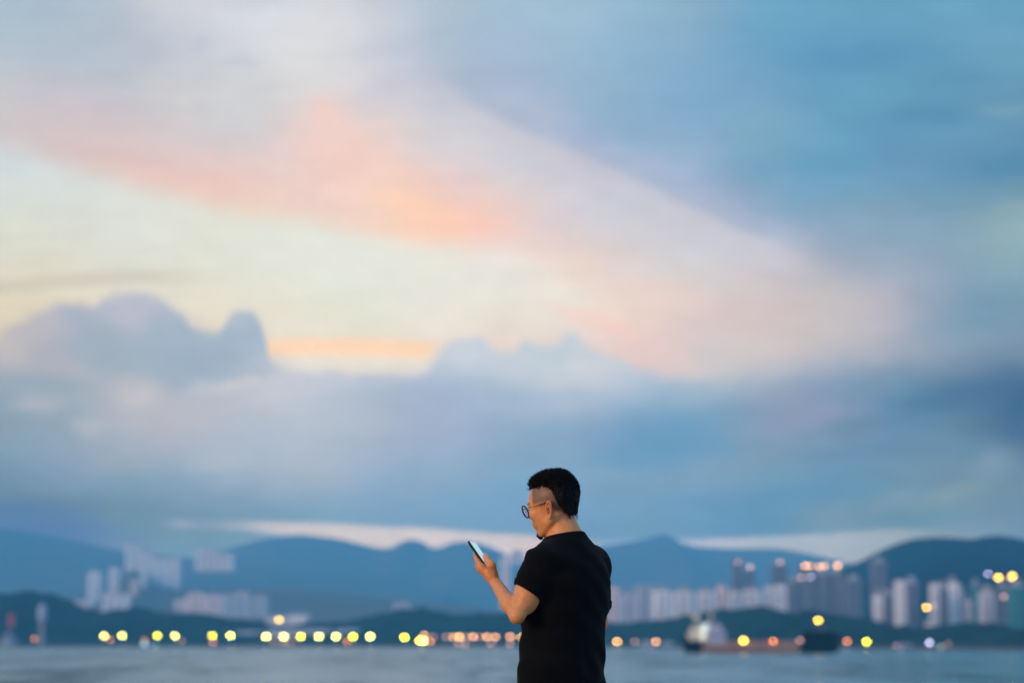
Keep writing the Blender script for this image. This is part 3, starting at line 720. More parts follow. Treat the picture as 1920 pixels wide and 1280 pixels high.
for x, y, m_, lab, s in [
 (65,1197,'orange','lone small orange lamp beside the white beacon tower',.62),
 (206,1198,'orange','orange lamp half hidden behind the first yellow quay lamp',.62),
 (271,1199,'orange','dull orange lamp above the two teal lights on the left shore',.5),
 (340,1200,'dusk','faint orange lamp under the fourth yellow quay lamp',.6),
 (399,1203,'orange','orange lamp directly under the fifth yellow quay lamp',.62),
 (533,1203,'dusk','dim orange lamp under the second lamp of the row of seven',.8),
 (547,1204,'dusk','dimmer orange lamp right of the one under the second lamp of the seven',.6),
 (651,1202,'orange','orange lamp low between the fifth and sixth lamps of the seven',.7),
 (513,1203,'dusk','faint rosy lamp low between the first and second lamps of the seven',.6),
 (795,1190,'amber','orange lamp peeping over the bright double yellow lamp',.8),
 (807,1201,'orange','orange lamp peeping out right of the bright double yellow lamp',.8),
 (813,1193,'dusk','faint grey rosy lamp right above the double yellow lamp',.7),
 ]: lamp(x, y, m_, lab, 'small orange lamps of the left shore', s)
for k, (x, y, m_, s) in enumerate([(836,1193,'dusk',.8),(850,1193.5,'peach',.8),(861,1193,'amber',.95),(873,1193,'dusk',.8),(887,1193,'peach',.95),(899,1192.5,'dusk',.8),(913,1193,'peach',.95),(929,1193,'peach',.9),(957,1193,'peach',.95)]):
    lamp(x, y, m_, ['faint leftmost lamp of the close orange row', 'second lamp of the close orange row', 'brightest golden lamp of the close orange row', 'dim lamp between the golden lamp and its orange right neighbour', 'orange lamp in the middle of the close orange row', 'dim lamp right of the middle orange one', 'orange lamp, left one of the last overlapping pair of the close row', 'orange lamp, right one of the last overlapping pair of the close row', 'separate round orange lamp nearest the man\'s back on the left side'][k], GO, s)
for x, y, m_, lab in [(860,1205,'dusk','dim rosy lamp under the golden lamp of the close row'),(872,1206,'dusk','fainter lamp under the dim gap of the close row'),(920,1205,'dusk','dim rosy lamp under the last overlapping pair'),(956,1206,'dusk','dim rosy lamp under the separate round orange lamp'),(978,1194,'amber','golden lamp half hidden by the left edge of the man\'s shirt')]:
    lamp(x, y, m_, lab, 'dim reflections level lamps below the orange row' if m_ == 'dusk' else GO, .8, base=1209 if m_ == 'dusk' else None)
for x, y, m_, lab, s in [
 (1157,1202,'amber','bright orange lamp just right of the man',.95),(1190,1202,'dusk','faint grey lamp between the two orange lamps right of the man',.7),(1230,1202,'peach','orange lamp midway between the man and the ship',.9),
 (1588,1201,'orange','orange lamp just beyond the bow of the ship',.85),(1625,1202,'yellow','lone bright yellow lamp on the right shore',.85)]:
    lamp(x, y, m_, lab, GRR, s)
for x, y, m_, lab, s in [(270,1206,'teal','left and brighter of the two teal lights at the left waterline',.8),(292,1208,'teal','right and fainter of the two teal lights at the left waterline',.6),
 (398,1209,'teal','pale blue light at the waterline under the fifth yellow lamp',.5),
 (1680,1209,'dusk','faint grey light on the shore under the slim brightest tower',.5),(1743,1204,'lilac','lilac white light on the shore below the striped tower',.85),(1764,1212,'white','greenish white light low right of the lilac one',.6),(1778,1206,'dusk','faint rosy light right above the greenish white one',.5)]:
    lamp(x, y, m_, lab, 'small coloured lights at the waterline', s)
for x, y, Y, m_, lab, s, base in [
 (1384,1053,2880,'dusk','faint rosy light on the dim tower behind the housing row',.7,1056),(1406,1062,2880,'dusk','tan light on the dim tower behind the housing row',.9,1066),(1463,1053,2880,'dusk','faint red light on the broad dim tower',.8,1056),
 (1510,1060,2490,'peach','leftmost of the orange lights on the dark tower tops',.85,1064),(1519,1060,2490,'peach','second of the orange lights on the dark tower tops',.7,1064),(1537,1062,2490,'peach','third of the orange lights on the dark tower tops',.8,1066),(1546,1060,2490,'peach','fourth of the orange lights on the dark tower tops',.8,1066),(1570,1060,2490,'peach','rightmost of the orange lights on the dark tower tops',.95,1066),(1576,1056,2490,'dusk','dim light touching the rightmost orange tower top light',.6,1066),
 (1502,1082,2485,'dusk','tan light on the wall of the dark tower below the orange ones',.8,1086),(1520,1081,2485,'lilac','pale ring light right of the tan one on the dark tower',.5,1086),
 (1852,1075,2180,'lilac','small blue white light left above the two gold roof lights',.62,1086),(1872,1082,1880,'gold','left gold roof light under the right mountain',1.05,1098),(1899,1079,1840,'gold','right gold roof light near the picture edge',.95,1086),(1895,1082,1840,'amber','amber roof light overlapping the right gold one',.7,1086),
 (1737,1138,1840,'gold','yellow light between the grey tower and the striped tower',.85,1150),(1750,1136,1840,'dusk','rosy light touching the yellow light beside the striped tower',.7,1150),(1882,1118,1920,'dusk','faint light half way up the narrow grey tower',.9,1124)]:
    lamp(x, y, m_, lab, 'lights on the towers', s, Y=Y, base=base, kind='roof')

# ------------------------------------------------------------------ beacon tower and markers on the left
Y = 2270
p = W(78, 1200, Y); root = empty('beacon_tower', (p.x, Y, 2.2)); tag(root, 'slim white beacon tower with wide white top on the dark left shore', 'tower')
h = W(78, 1130, Y).z - 2.2
mb = MB(); mb.tube([(0,0,0),(0,0,h*.1),(0,0,h*.58)], [3.2,2.4,2.0], 16); mb.build('shaft', M['roof'], root)
mb = MB(); mb.tube([(0,0,h*.55),(0,0,h*.62),(0,0,h*.9),(0,0,h*.93)], [2.2,4.0,4.0,3.0], 16); mb.build('gallery', M['white'], root)
mb = MB(); mb.tube([(0,0,h*.93),(0,0,h*.97),(0,0,h)], [2.6,1.4,.3], 16); mb.build('cap', M['white'], root)
p = W(20, 1200, Y); root = empty('marker_mast', (p.x, Y, 2.2)); tag(root, 'thin mast with dull red board at the far left shore', 'mast')
h = W(20, 1150, Y).z - 2.2
mb = MB(); mb.tube([(0,0,0),(0,0,h)], [.6,.35], 8); mb.build('pole', M['steel'], root)
mb = MB(); mb.box(-2.6,2.6,-1.0,-.62,h*.58,h,ch=.1); mb.build('board', M['redp'], root)
p = W(17, 1205, Y-20); root = empty('storage_tank', (p.x, Y-20, 1.5)); tag(root, 'pale grey conical heap shed at the far left edge of the shore', 'shed')
mb = MB(); mb.tube([(0,0,0),(0,0,4)], [8,8], 20); mb.build('wall', M['roof'], root)
mb = MB(); mb.tube([(0,0,4.003),(0,0,14)], [8.3,.5], 20); mb.build('roof', M['wall_dim'], root)

# ------------------------------------------------------------------ the ship
def ship():
    Y = 950.0
    s = Y / FPX                                         # metres per photo pixel there
    def X(px): return (px - 1425) * s
    def Z(py): return W(1425, py, Y).z
    root = empty('cargo_ship', ((1425-960)*s, Y, 0)); tag(root, 'small coaster with black bow and stern, rusty hold and white bridge aft', 'ship')
    # hull lofted along its length: half width and deck height
    st = [(1279,.5,7.2,.8),(1284,3.2,6.6,.2),(1300,5.2,5.2,-1),(1312,5.6,4.0,-1.5),(1330,5.6,3.6,-1.5),(1440,5.6,3.5,-1.5),(1492,5.6,3.7,-1.5),(1504,5.4,5.2,-1.5),(1530,4.6,6.6,-1.2),(1555,2.6,7.2,-.6),(1570,.4,7.6,1.4)]
    v, f = [], []
    for px, hw, dk, kl in st:
        x = X(px); top = dk
        for y, z in [(-hw, top), (-hw*.98, top*.5), (-hw*.9, .2), (-hw*.4, kl), (hw*.4, kl), (hw*.9, .2), (hw*.98, top*.5), (hw, top)]:
            v.append((x, y, max(z, kl)))
    n = 8
    for i in range(len(st)-1):
        for k in range(n):
            j = (k+1) % n
            f.append((i*n+k, (i+1)*n+k, (i+1)*n+j, i*n+j))
    f.append(tuple(range(n))); f.append(tuple((len(st)-1)*n+k for k in range(n-1,-1,-1)))
    # material by station: black ends, red waist
    fm = []
    for i in range(len(st)-1):
        fm += [1 if 3 <= i <= 5 else 0] * n
    fm += [0, 0]
    mesh_obj('hull', v, f, None, root, mats=[M['black'], M['red']], fm=fm)
    mb = MB()
    for k in range(4):
        a = X(1345 + k*37); mb.box(a, a + 33*s, -4.2, 4.2, 3.4, 4.7, ch=.15)
    mb.build('hatch_cover', M['red'], root)
    mb = MB(); mb.box(X(1501), X(1558), -4.2, 4.2, 5.0, 8.4, ch=.3); mb.build('forecastle', M['black'], root)
    # bridge block, stepped
    hs = MB(); hs.box(X(1287), X(1322), -5.0, 5.0, 4.8, 7.6, ch=.1); hs.box(X(1293), X(1322), -4.6, 4.6, 7.603, 10.2, ch=.1)
    hb = hs.build('accommodation_block', M['cream'], root)
    hs = MB(); hs.box(X(1322.3), X(1356), -5.0, 5.0, 3.2, 8.6, ch=.1); hs.box(X(1322.3), X(1350), -4.6, 4.6, 8.603, 10.8, ch=.1)
    hw_ = hs.build('wheelhouse', M['white'], root)
    hs = MB(); hs.box(X(1306), X(1344), -4.0, 4.0, 10.803, 12.3, ch=.1); hs.build('bridge', M['white'], root)
    g = MB(); g.box(X(1306), X(1342), -4.08, -4.003, 11.4, 12.2); g.build('window_band', M['glass'], root)
    for k in range(5):
        g = MB(); a = X(1327+k*5); g.box(a, a+.6, -5.06, -5.003, 6.2, 7.0); g.build('window', M['glass'], hw_)
    g = MB(); g.tube([(X(1304),0,12.6),(X(1302),0,15.2)], [1.3,1.0], 14); g.build('funnel', M['cream'], root)
    g = MB(); g.tube([(X(1331),0,12.6),(X(1331),0,W(1331,1150,Y).z)], [.5,.25], 8); g.box(X(1326), X(1336), -.15, .15, 15.2, 15.6); g.build('mast', M['cream'], root)
    g = MB(); g.box(X(1529), X(1541), -.8, .8, 7.9, W(1534,1172,Y).z, taper=.5); g.build('foremast', M['quay'], root)
    for px, py, mm, r in [(1318,1172,'white',.36),(1325,1169,'white',.30),(1327,1175,'white',.26),(1317,1190,'white',.33),(1318,1197,'white',.30),(1320,1180,'teal',.4)]:
        p = W(px, py, Y - 5.4); b = MB(); b.ball((p.x - (1425-960)*s, -5.4, p.z), (r*.8, r*.8, r*.65), 12, 8); b.build('deck_light', LAMPM[mm], root, True)
    for px, py, mm, r, d in [(1534,1162,'gold',.72,-1.2),(1394,1200,'gold',.85,-5.0),(1450,1201,'orange',.62,-5.0),(1500,1200,'dusk',.6,-5.0)]:
        p = W(px, py, Y + d); b = MB(); b.ball((p.x - (1425-960)*s, d, p.z), (r*.7, r*.7, r*.6), 12, 8); b.build('masthead_light' if px == 1534 else 'deck_lamp', LAMPM[mm], root, True)
        if px != 1534:
            b = MB(); b.tube([(p.x - (1425-960)*s, d+.4, 2.6), (p.x - (1425-960)*s, d+.4, p.z+.2)], [.09,.07], 8); b.build('lamp_post', M['steel'], root)
ship()

def boat(px, py, L, mat, label):
    u, v = uv(px, py); Y = min(-EYE / v, shoreY(px) - 25); p = Vector((u*Y, Y, 0))
    root = empty('small_boat', p); tag(root, label, 'boat', 'small boats near the far shore')
    st = [(-.5,.8,1.2),(-.3,1.3,1.0),(.1,1.4,1.1),(.35,1.0,1.4),(.5,.1,1.9)]
    v_, f = [], []
    for a, hw, dk in st:
        for y, z in [(-hw,dk),(-hw*.8,0),(0,-.5),(hw*.8,0),(hw,dk)]: v_.append((a*L, y, z))
    for i in range(4):
        for k in range(5):
            j = (k+1) % 5; f.append((i*5+k,(i+1)*5+k,(i+1)*5+j,i*5+j))
    f += [tuple(range(5)), tuple(20+k for k in range(4,-1,-1))]
    mesh_obj('hull', v_, f, M[mat], root)
    c = MB(); c.box(-.25*L, .1*L, -1, 1, 1.05, 3.2, ch=.1); cb = c.build('cabin', M['white'], root)
    c = MB(); c.box(-.2*L, .05*L, -1.05, -1.003, 2.1, 2.8); c.build('window', M['glass'], cb)
    c = MB(); c.tube([(-.1*L,0,3.2),(-.1*L,0,5.5)], [.08,.05], 8); c.build('mast', M['steel'], root)
boat(1212, 1211, 11, 'white', 'small pale boat off the far shore between the man and the ship')
boat(1572, 1213, 12, 'white', 'small white boat just beyond the black bow of the ship')
boat(280, 1213, 11, 'white', 'small pale boat under the two teal lights on the left')
boat(400, 1213, 10, 'black', 'small dark boat under the fifth yellow quay lamp')

# ------------------------------------------------------------------ sea air
mb = MB(); mb.box(-9400, 9400, -1200, 18000, -4.2, HAZE_TOP)
m = bpy.data.materials.new('haze_air'); m.use_nodes = True; m.node_tree.nodes.clear(); tt = NT(m.node_tree)
out = tt.new('ShaderNodeOutputMaterial'); pvn = tt.new('ShaderNodeVolumePrincipled')
pvn.inputs['Color'].default_value = (.17, .66, .95, 1); pvn.inputs['Density'].default_value = HAZE_K
pvn.inputs['Anisotropy'].default_value = 0.0
tt.l.new(pvn.outputs[0], out.inputs['Volume'])
tag(mb.build('haze', m), kind='stuff')
# ================================================================== the man
# signed-distance modelling: shapes blend smoothly and are meshed as ONE surface (surface nets)
def smin(a, b, k):
    h = np.clip(.5 + .5*(b-a)/k, 0, 1)
    return b*(1-h) + a*h - k*h*(1-h)
def smax(a, b, k): return -smin(-a, -b, k)
def ell(P, c, r, A=None):
    q = P - np.asarray(c, np.float32)
    if A is not None: q = q @ np.asarray(A, np.float32).T      # rows of A: the local axes
    r = np.asarray(r, np.float32)
    k0 = np.linalg.norm(q/r, axis=1); k1 = np.linalg.norm(q/(r*r), axis=1) + 1e-9
    return k0*(k0-1)/k1
def cone(P, a, b, ra, rb):
    a = np.asarray(a, np.float32); b = np.asarray(b, np.float32)
    ab = b - a; h = np.clip(((P-a) @ ab) / (ab @ ab), 0, 1)
    return np.linalg.norm(P - a - h[:, None]*ab, axis=1) - (ra + (rb-ra)*h)
def chain(P, pts, rs, k=.006):
    d = None
    for i in range(len(pts)-1):
        e = cone(P, pts[i], pts[i+1], rs[i], rs[i+1])
        d = e if d is None else smin(d, e, k)
    return d

def nets(f, lo, hi, h, margin=2.2):
    """mesh the zero level of f inside a box; only blocks near the surface are evaluated finely"""
    lo = np.asarray(lo, float); n = np.ceil((np.asarray(hi)-lo)/h).astype(int)
    B = 8; nb = np.ceil(n/B).astype(int); n = nb*B
    cx, cy, cz = np.meshgrid(*[lo[i] + (np.arange(nb[i])+.5)*B*h for i in range(3)], indexing='ij')
    C = np.stack([cx.ravel(), cy.ravel(), cz.ravel()], 1).astype(np.float32)
    dc = f(C); act = np.where(np.abs(dc) < B*h*.87*margin)[0]
    Vg = np.repeat(np.repeat(np.repeat(np.sign(dc).reshape(nb).astype(np.float32), B, 0), B, 1), B, 2)
    off = np.stack(np.meshgrid(*[np.arange(B)]*3, indexing='ij'), -1).reshape(-1, 3)
    bi = np.stack(np.unravel_index(act, nb), 1)*B
    for s in range(0, len(bi), 1500):
        idx = (bi[s:s+1500, None, :] + off[None]).reshape(-1, 3)
        Vg[idx[:,0], idx[:,1], idx[:,2]] = f((lo + (idx+.5)*h).astype(np.float32))
    ins = Vg < 0
    cnt = np.zeros(np.array(Vg.shape)-1, np.int8)
    for a in (0,1):
        for b in (0,1):
            for c in (0,1):
                cnt += ins[a:a+cnt.shape[0], b:b+cnt.shape[1], c:c+cnt.shape[2]]
    cells = np.argwhere((cnt > 0) & (cnt < 8))
    cid = -np.ones(cnt.shape, np.int32); cid[cells[:,0], cells[:,1], cells[:,2]] = np.arange(len(cells))
    co_ = [(a,b,c) for a in (0,1) for b in (0,1) for c in (0,1)]
    val = {k: Vg[cells[:,0]+k[0], cells[:,1]+k[1], cells[:,2]+k[2]] for k in co_}
    acc = np.zeros((len(cells),3)); num = np.zeros(len(cells))
    for k in co_:
        for ax in range(3):
            if k[ax] == 0:
                k2 = list(k); k2[ax] = 1; k2 = tuple(k2)
                a, b = val[k], val[k2]; m = (a < 0) != (b < 0)
                tt_ = np.where(m, a/np.where(m, a-b, 1), 0)
                p = np.array(k, float)[None] + np.zeros((len(cells),3)); p[:,ax] += tt_
                acc[m] += p[m]; num += m
    verts = lo + (cells + acc/num[:,None] + .5)*h
    F = []
    for ax in range(3):
        u, v = (ax+1)%3, (ax+2)%3
        sl0 = [slice(None)]*3; sl1 = [slice(None)]*3
        sl0[ax] = slice(0,-1); sl1[ax] = slice(1,None)
        ch = ins[tuple(sl0)] != ins[tuple(sl1)]
        e = np.argwhere(ch); e = e[(e[:,u] > 0) & (e[:,v] > 0) & (e[:,u] < cnt.shape[u]) & (e[:,v] < cnt.shape[v])]
        q = []
        for du, dv_ in ((-1,-1),(0,-1),(0,0),(-1,0)):
            c = e.copy(); c[:,u] += du; c[:,v] += dv_
            q.append(cid[c[:,0], c[:,1], c[:,2]])
        q = np.stack(q, 1); flip = ~ins[e[:,0], e[:,1], e[:,2]]
        q[flip] = q[flip][:, ::-1]
        F.append(q)
    F = np.concatenate(F); F = F[(F >= 0).all(1)]
    return verts, F

def net_obj(name, f, lo, hi, h, mat, parent, origin, attrs=None, mats=None, fm=None):
    v, F = nets(f, lo, hi, h)
    me = bpy.data.meshes.new(name)
    vl = (v - np.asarray(origin)).astype(np.float32)
    me.vertices.add(len(vl)); me.vertices.foreach_set('co', vl.ravel())
    me.loops.add(len(F)*4); me.loops.foreach_set('vertex_index', F.ravel().astype(np.int32))
    me.polygons.add(len(F)); me.polygons.foreach_set('loop_start', np.arange(0, len(F)*4, 4, dtype=np.int32))
    me.polygons.foreach_set('loop_total', np.full(len(F), 4, np.int32))
    me.polygons.foreach_set('use_smooth', np.ones(len(F), bool))
    for m_ in (mats or [mat]): me.materials.append(m_)
    if attrs:
        for k, fn in attrs.items():
            at = me.attributes.new(k, 'FLOAT', 'POINT'); at.data.foreach_set('value', fn(v.astype(np.float32)).astype(np.float32))
    if fm is not None: me.polygons.foreach_set('material_index', fm(v[F].mean(1)).astype(np.int32))
    me.update(calc_edges=True); me.validate()
    o = link(bpy.data.objects.new(name, me), parent)
    return o, v, F

D = 8.2
MM = D / FPX                                     # metres per photo pixel at the man
def Q(px, py, dy=0.0):                           # joint measured in the photograph, at its own depth
    p = W(px, py, D + dy); return np.array((p.x, p.y, p.z), np.float32)
GZ = 2.85                                        # promenade level

# frames: torso turned 55 deg, head 70 deg to the left of the view
def frame(deg, pitch=0.0):
    a = R_(deg)
    F = np.array((-math.sin(a), math.cos(a), 0)); Rr = np.array((math.cos(a), math.sin(a), 0)); Z = np.array((0,0,1.0))
    c, s = math.cos(R_(pitch)), math.sin(R_(pitch))
    return (F*c - Z*s).astype(np.float32), (-Rr).astype(np.float32), (Z*c + F*s).astype(np.float32)
TF, TL, TZ = frame(55)
TR = -TL
HF, HL, HZ = frame(66, 10)
HO = Q(1045.5, 957, .005)                        # head origin: between the ears
HA = np.stack([HF, HL, HZ])
def H(f, l, z): return HO + (HF*f + HL*l + HZ*z) * 1e-3
def hloc(P): return (P - HO) @ HA.T * 1e3        # head-local millimetres

# ---- torso sections: z, half width, half depth, centre px, centre depth
SEC = [  # py, a (along shoulders), b (front-back), cx px, forward shift
 (1880,.150,.105,1052,0), (1420,.172,.118,1052,0), (1340,.176,.124,1052,0), (1280,.174,.124,1052,0), (1230,.170,.122,1053,0),
 (1180,.168,.120,1056,0), (1130,.176,.122,1060,0), (1090,.176,.120,1064,0), (1062,.160,.110,1065,0), (1040,.130,.095,1065,0), (1022,.092,.076,1063,0), (1008,.064,.060,1060,0), (985,.045,.045,1057,0)]
_sz = np.array([Q(1050, s[0])[2] for s in SEC]); _o = np.argsort(_sz)
_a = np.array([s[1] for s in SEC]); _b = np.array([s[2] for s in SEC]); _cx = np.array([Q(s[3], s[0])[0] for s in SEC])
def torso(P, grow=0.0, pw=2.3):
    z = P[:,2]
    a = np.interp(z, _sz[_o], _a[_o]) + grow; b = np.interp(z, _sz[_o], _b[_o]) + grow; cx = np.interp(z, _sz[_o], _cx[_o])
    q0 = P[:,0]-cx; q1 = P[:,1]-D
    r = q0*TR[0] + q1*TR[1]; f = q0*TF[0] + q1*TF[1]
    k = (np.abs(r/a)**pw + np.abs(f/b)**pw)**(1/pw)
    d = (k-1)*np.minimum(a, b)
    top = z - Q(1060, 1000)[2] - grow
    return np.maximum(d*.9, top)

# joints
SHL = Q(1016, 1055, -.120); ELL = Q(969.5, 1154, -.185); WRL = Q(922.5, 1082, -.02)
SHR = Q(1111, 1058, .120); ELR = Q(1121, 1168, .13); WRR = Q(1048, 1196, .25)
NK0 = Q(1060, 1010, .0); NK1 = H(-8, 0, -24)

def head(P):
    L = hloc(P) 
    M_ = lambda c, r: ell(L, c, r)
    d = M_((6,0,50), (84,73,72))                                  # braincase
    d = smin(d, M_((38,0,22), (56,63,70)), 14)                    # brow and forehead
    d = smin(d, M_((34,0,-22), (54,58,52)), 16)                   # cheeks
    for s in (1, -1):
        d = smin(d, cone(L, (8,s*50,-34), (58,s*22,-66), 14, 13), 14)   # jaw
        d = smin(d, M_((70,s*36,0), (18,21,20)), 13)             # cheekbone
    d = smin(d, M_((70,0,-64), (18,20,15)), 10)                   # chin
    d = smin(d, M_((77,0,-32), (17,26,20)), 12)                   # mouth mound
    for s in (1, -1):
        d = smax(d, -M_((101,s*30,20), (16,17,10)), 8)             # eye socket
        d = smin(d, M_((80,s*28,37), (12,20,6)), 10)               # brow
        d = smin(d, M_((75,s*31,20), (12,13,12)), 1.5)            # eyeball under its lids
        d = smin(d, M_((86,s*31,26), (4,15,4)), 3)                # upper lid
    d = smin(d, cone(L, (90,0,30), (103,0,0), 6, 8.5), 7)         # nose bridge to tip
    for s in (1, -1): d = smin(d, M_((96,s*9,-4), (10,7,7)), 4)  # nostril wing
    d = smin(d, M_((92,0,-28), (6,20,4.2)), 3)                    # lips
    d = smin(d, M_((90,0,-38), (6,17,4.5)), 3)
    for s in (1, -1):                                             # ears: rim, bowl, lobe
        c, sn = math.cos(R_(-22*s)), math.sin(R_(-22*s))
        tl = R_(12)
        E = L - np.array((-3, s*73, -2), np.float32)
        ex = E[:,0]*c + E[:,1]*sn; ey = (-E[:,0]*sn + E[:,1]*c)*s; ez = E[:,2]
        exx = ex*math.cos(tl) + ez*math.sin(tl); ezz = -ex*math.sin(tl) + ez*math.cos(tl)
        E2 = np.stack([exx, ey, ezz], 1)
        wv = 13.0 + ezz*.09                                       # narrower towards the lobe
        kk = np.sqrt((exx/wv)**2 + (ezz/28)**2)
        rim = np.sqrt(((kk-1)*13)**2 + (ey-6)**2) - 3.0
        plate = ell(E2, (-1,1.5,0), (12.5,4.0,27))
        ear = smin(rim, plate, 2.5)
        ear = smax(ear, -ell(E2, (3,8,-2), (8.0,11,13)), 1.5)    # bowl
        ear = smin(ear, cone(E2, (-5,5,-10), (-3,5.5,14), 2.2, 2.0), 2)   # inner fold
        ear = smin(ear, ell(E2, (6,2,-22), (5.5,3.6,7)), 3)       # lobe
        ear = smin(ear, ell(E2, (11,2,-5), (3.6,4,5)), 2)         # tragus
        d = smin(d, ear, 3)
    return d * 1e-3

# ---- left hand closed round the phone
def hand_left(P):
    W0 = WRL
    mI, mM, mR, mP = Q(903,1064,-.022), Q(905,1068,.002), Q(909,1072,.022), Q(913,1076,.040)
    d = cone(P, W0, mI, .0185, .0130)
    for m_, r in ((mM,.0135), (mR,.013), (mP,.012)):
        d = smin(d, cone(P, W0, m_, .0175, r), .009)
    th = [Q(925,1076,-.045), Q(921,1059,-.058), Q(914,1049,-.045), Q(910,1042,-.028)]
    d = smin(d, chain(P, th, [.0165, .0150, .0118, .0092], .006), .012)
    d = smin(d, cone(P, Q(921,1080,-.03), mI, .0165, .0135), .012)
    tip = [
     [mI, Q(896.5,1053,-.008), Q(893,1044,.008), Q(891.5,1036.5,.018)],
     [mM, Q(896,1061,.022), Q(899,1051,.044), Q(905,1047,.056)],
     [mR, Q(898,1067,.040), Q(901,1058,.060), Q(908,1054,.070)],
     [mP, Q(903,1072,.056), Q(906,1064,.072), Q(913,1061,.078)]]
    rr = [(.0115,.0096,.0084,.0074), (.0118,.0098,.0086,.0078), (.0112,.0094,.0082,.0074), (.0102,.0084,.0074,.0066)]
    for c_, r in zip(tip, rr): d = smin(d, chain(P, c_, r, .003), .0035)
    return d

def hand_right(P):                               # resting, loosely curled, in front of the belly
    ax = (WRR - ELR); ax /= np.linalg.norm(ax)
    up = np.array((0,0,1.)) - ax*ax[2]; up /= np.linalg.norm(up)
    sd_ = np.cross(ax, up)
    def p(a, u, s): return (WRR + ax*a + up*u + sd_*s).astype(np.float32)
    d = cone(P, WRR, p(.075, .03, 0), .021, .013)
    for u in (.01, -.010, -.03): d = smin(d, cone(P, WRR, p(.078-.1*abs(u-.01), u, 0), .020, .0125), .008)
    for u, l, r in ((.031,.036,.0095), (.011,.041,.0098), (-.010,.037,.0094), (-.030,.029,.0084)):
        b = .076 - .1*abs(u-.01)*.6
        d = smin(d, chain(P, [p(b,u,0), p(b+l,u*1.1,-.012), p(b+l*1.35,u*1.1,-.038), p(b+l*1.1,u*1.05,-.055)], [r, r*.92, r*.84, r*.76], .003), .003)
    d = smin(d, chain(P, [p(.015,.022,-.01), p(.045,.048,-.026), p(.072,.05,-.040), p(.092,.042,-.050)], [.016,.0125,.0108,.009], .004), .008)
    return d

HIPZ = Q(1052, 1390)[2]
LEGS = []
for s in (1, -1):                                # s=1 right leg
    c = np.array((Q(1052,1400)[0], D, 0.)) + TR*(.092*s)
    hip = np.array((c[0], c[1], HIPZ-.03)); kn = hip + TR*.015*s + TF*.02 + np.array((0,0,-.42)); an = np.array((c[0], c[1], GZ+.09)) + TR*.05*s - TF*.01
    LEGS.append((hip.astype(np.float32), kn.astype(np.float32), an.astype(np.float32)))
def legs(P, g=0.0, foot=True):
    d = None
    for hip, kn, an in LEGS:
        e = chain(P, [hip, kn, an], [.088+g, .057+g, .040+g*1.3], .02)
        if foot:
            toe = an + TF*.15; toe[2] = GZ+.045; heel = an - TF*.035; heel[2] = GZ+.05
            e = smin(e, cone(P, heel.astype(np.float32), toe.astype(np.float32), .036, .032), .02)
        d = e if d is None else smin(d, e, .012)
    return d

def arms(P):
    d = chain(P, [SHL, SHL*.45+ELL*.55, ELL], [.050, .0400, .0255], .02)
    d = smin(d, ell(P, SHL*.42+ELL*.58+np.array((.001,0,0),np.float32), (.038,.040,.066)), .02)
    fa = ELL*.68 + WRL*.32 + np.array((.001,0,0),np.float32)
    d = smin(d, chain(P, [ELL, fa, WRL], [.0250, .0272, .0175], .015), .010)
    d = smin(d, hand_left(P), .010)
    e = chain(P, [SHR, SHR*.45+ELR*.55, ELR], [.048, .038, .032], .02)
    e = smin(e, chain(P, [ELR, ELR*.7+WRR*.3, WRR], [.032, .034, .022], .02), .012)
    e = smin(e, hand_right(P), .008)
    return np.minimum(d, e)

def body(P):
    d = smax(torso(P, -.012), (HIPZ-.05)-P[:,2], .04)
    d = smin(d, arms(P), .012)
    nk = chain(P, [NK0, NK1], [.0520, .0450], .01)
    nk = smin(nk, cone(P, Q(1061,1030,.0), NK0, .070, .055), .03)
    d = smin(d, nk, .022)
    d = smin(d, head(P), .010)
    d = smin(d, legs(P), .03)
    return d

man = empty('person', (Q(1055,1200)[0], D, GZ))
MO = (Q(1055,1200)[0], D, GZ)
tag(man, 'man in black t-shirt and round glasses looking down at the phone in his raised hand', 'person')

def hl_pt(px, py, l):
    p = Q(px, py); dx = (p[0]-HO[0])*1e3; dz = (p[2]-HO[2])*1e3
    # find f,z (head frame) of the point at lateral l that projects there
    a = HF[0], HZ[0]; c_ = HF[2], HZ[2]
    A = np.array([[a[0], a[1]], [c_[0], c_[1]]]); r = np.array([dx - HL[0]*l, dz - HL[2]*l])
    return np.linalg.solve(A, r)
low = np.array([hl_pt(*q) for q in [(989,913,20),(996,914,52),(1004,913.5,66),(1014,912.5,70),(1024,914,74),(1032,920,74),(1037,931,72),(1042,943,70),(1047,952,66),(1055,959,56),(1064,964,42),(1069,968,20),(1074,972,5)]])
topc = np.array([hl_pt(*q) for q in [(988,909,0),(989,899,0),(995,891,0),(1004,884,0),(1014,879,0),(1020,873.5,0),(1029,870.5,0),(1037,872.5,0),(1045,869.5,0),(1054,868.5,0),(1063,871.5,0),(1070,878.5,0),(1073,886,0),(1074,891,0),(1080,897,0),(1084,908,0),(1085.5,924,0),(1082,938,0),(1077.5,950,0),(1074.5,962,0),(1074.5,974,0)]])
def seg_inside(pts, f, z):
    """signed distance to a closed polygon (negative inside)"""
    d = np.full(len(f), 1e9); ins_ = np.zeros(len(f), bool); n = len(pts)
    for i in range(n):
        a, b_ = pts[i], pts[(i+1) % n]
        e = b_-a; w0 = f-a[0]; w1 = z-a[1]
        h_ = np.clip((w0*e[0]+w1*e[1])/(e@e), 0, 1)
        d = np.minimum(d, (w0-e[0]*h_)**2 + (w1-e[1]*h_)**2)
        c1 = (a[1] <= z) & (b_[1] > z); c2 = (a[1] > z) & (b_[1] <= z)
        cr = e[0]*w1 - e[1]*w0
        ins_ ^= (c1 & (cr > 0)) | (c2 & (cr < 0))
    return np.where(ins_, -1, 1)*np.sqrt(d)
hair_poly = np.concatenate([topc, low[::-1]])
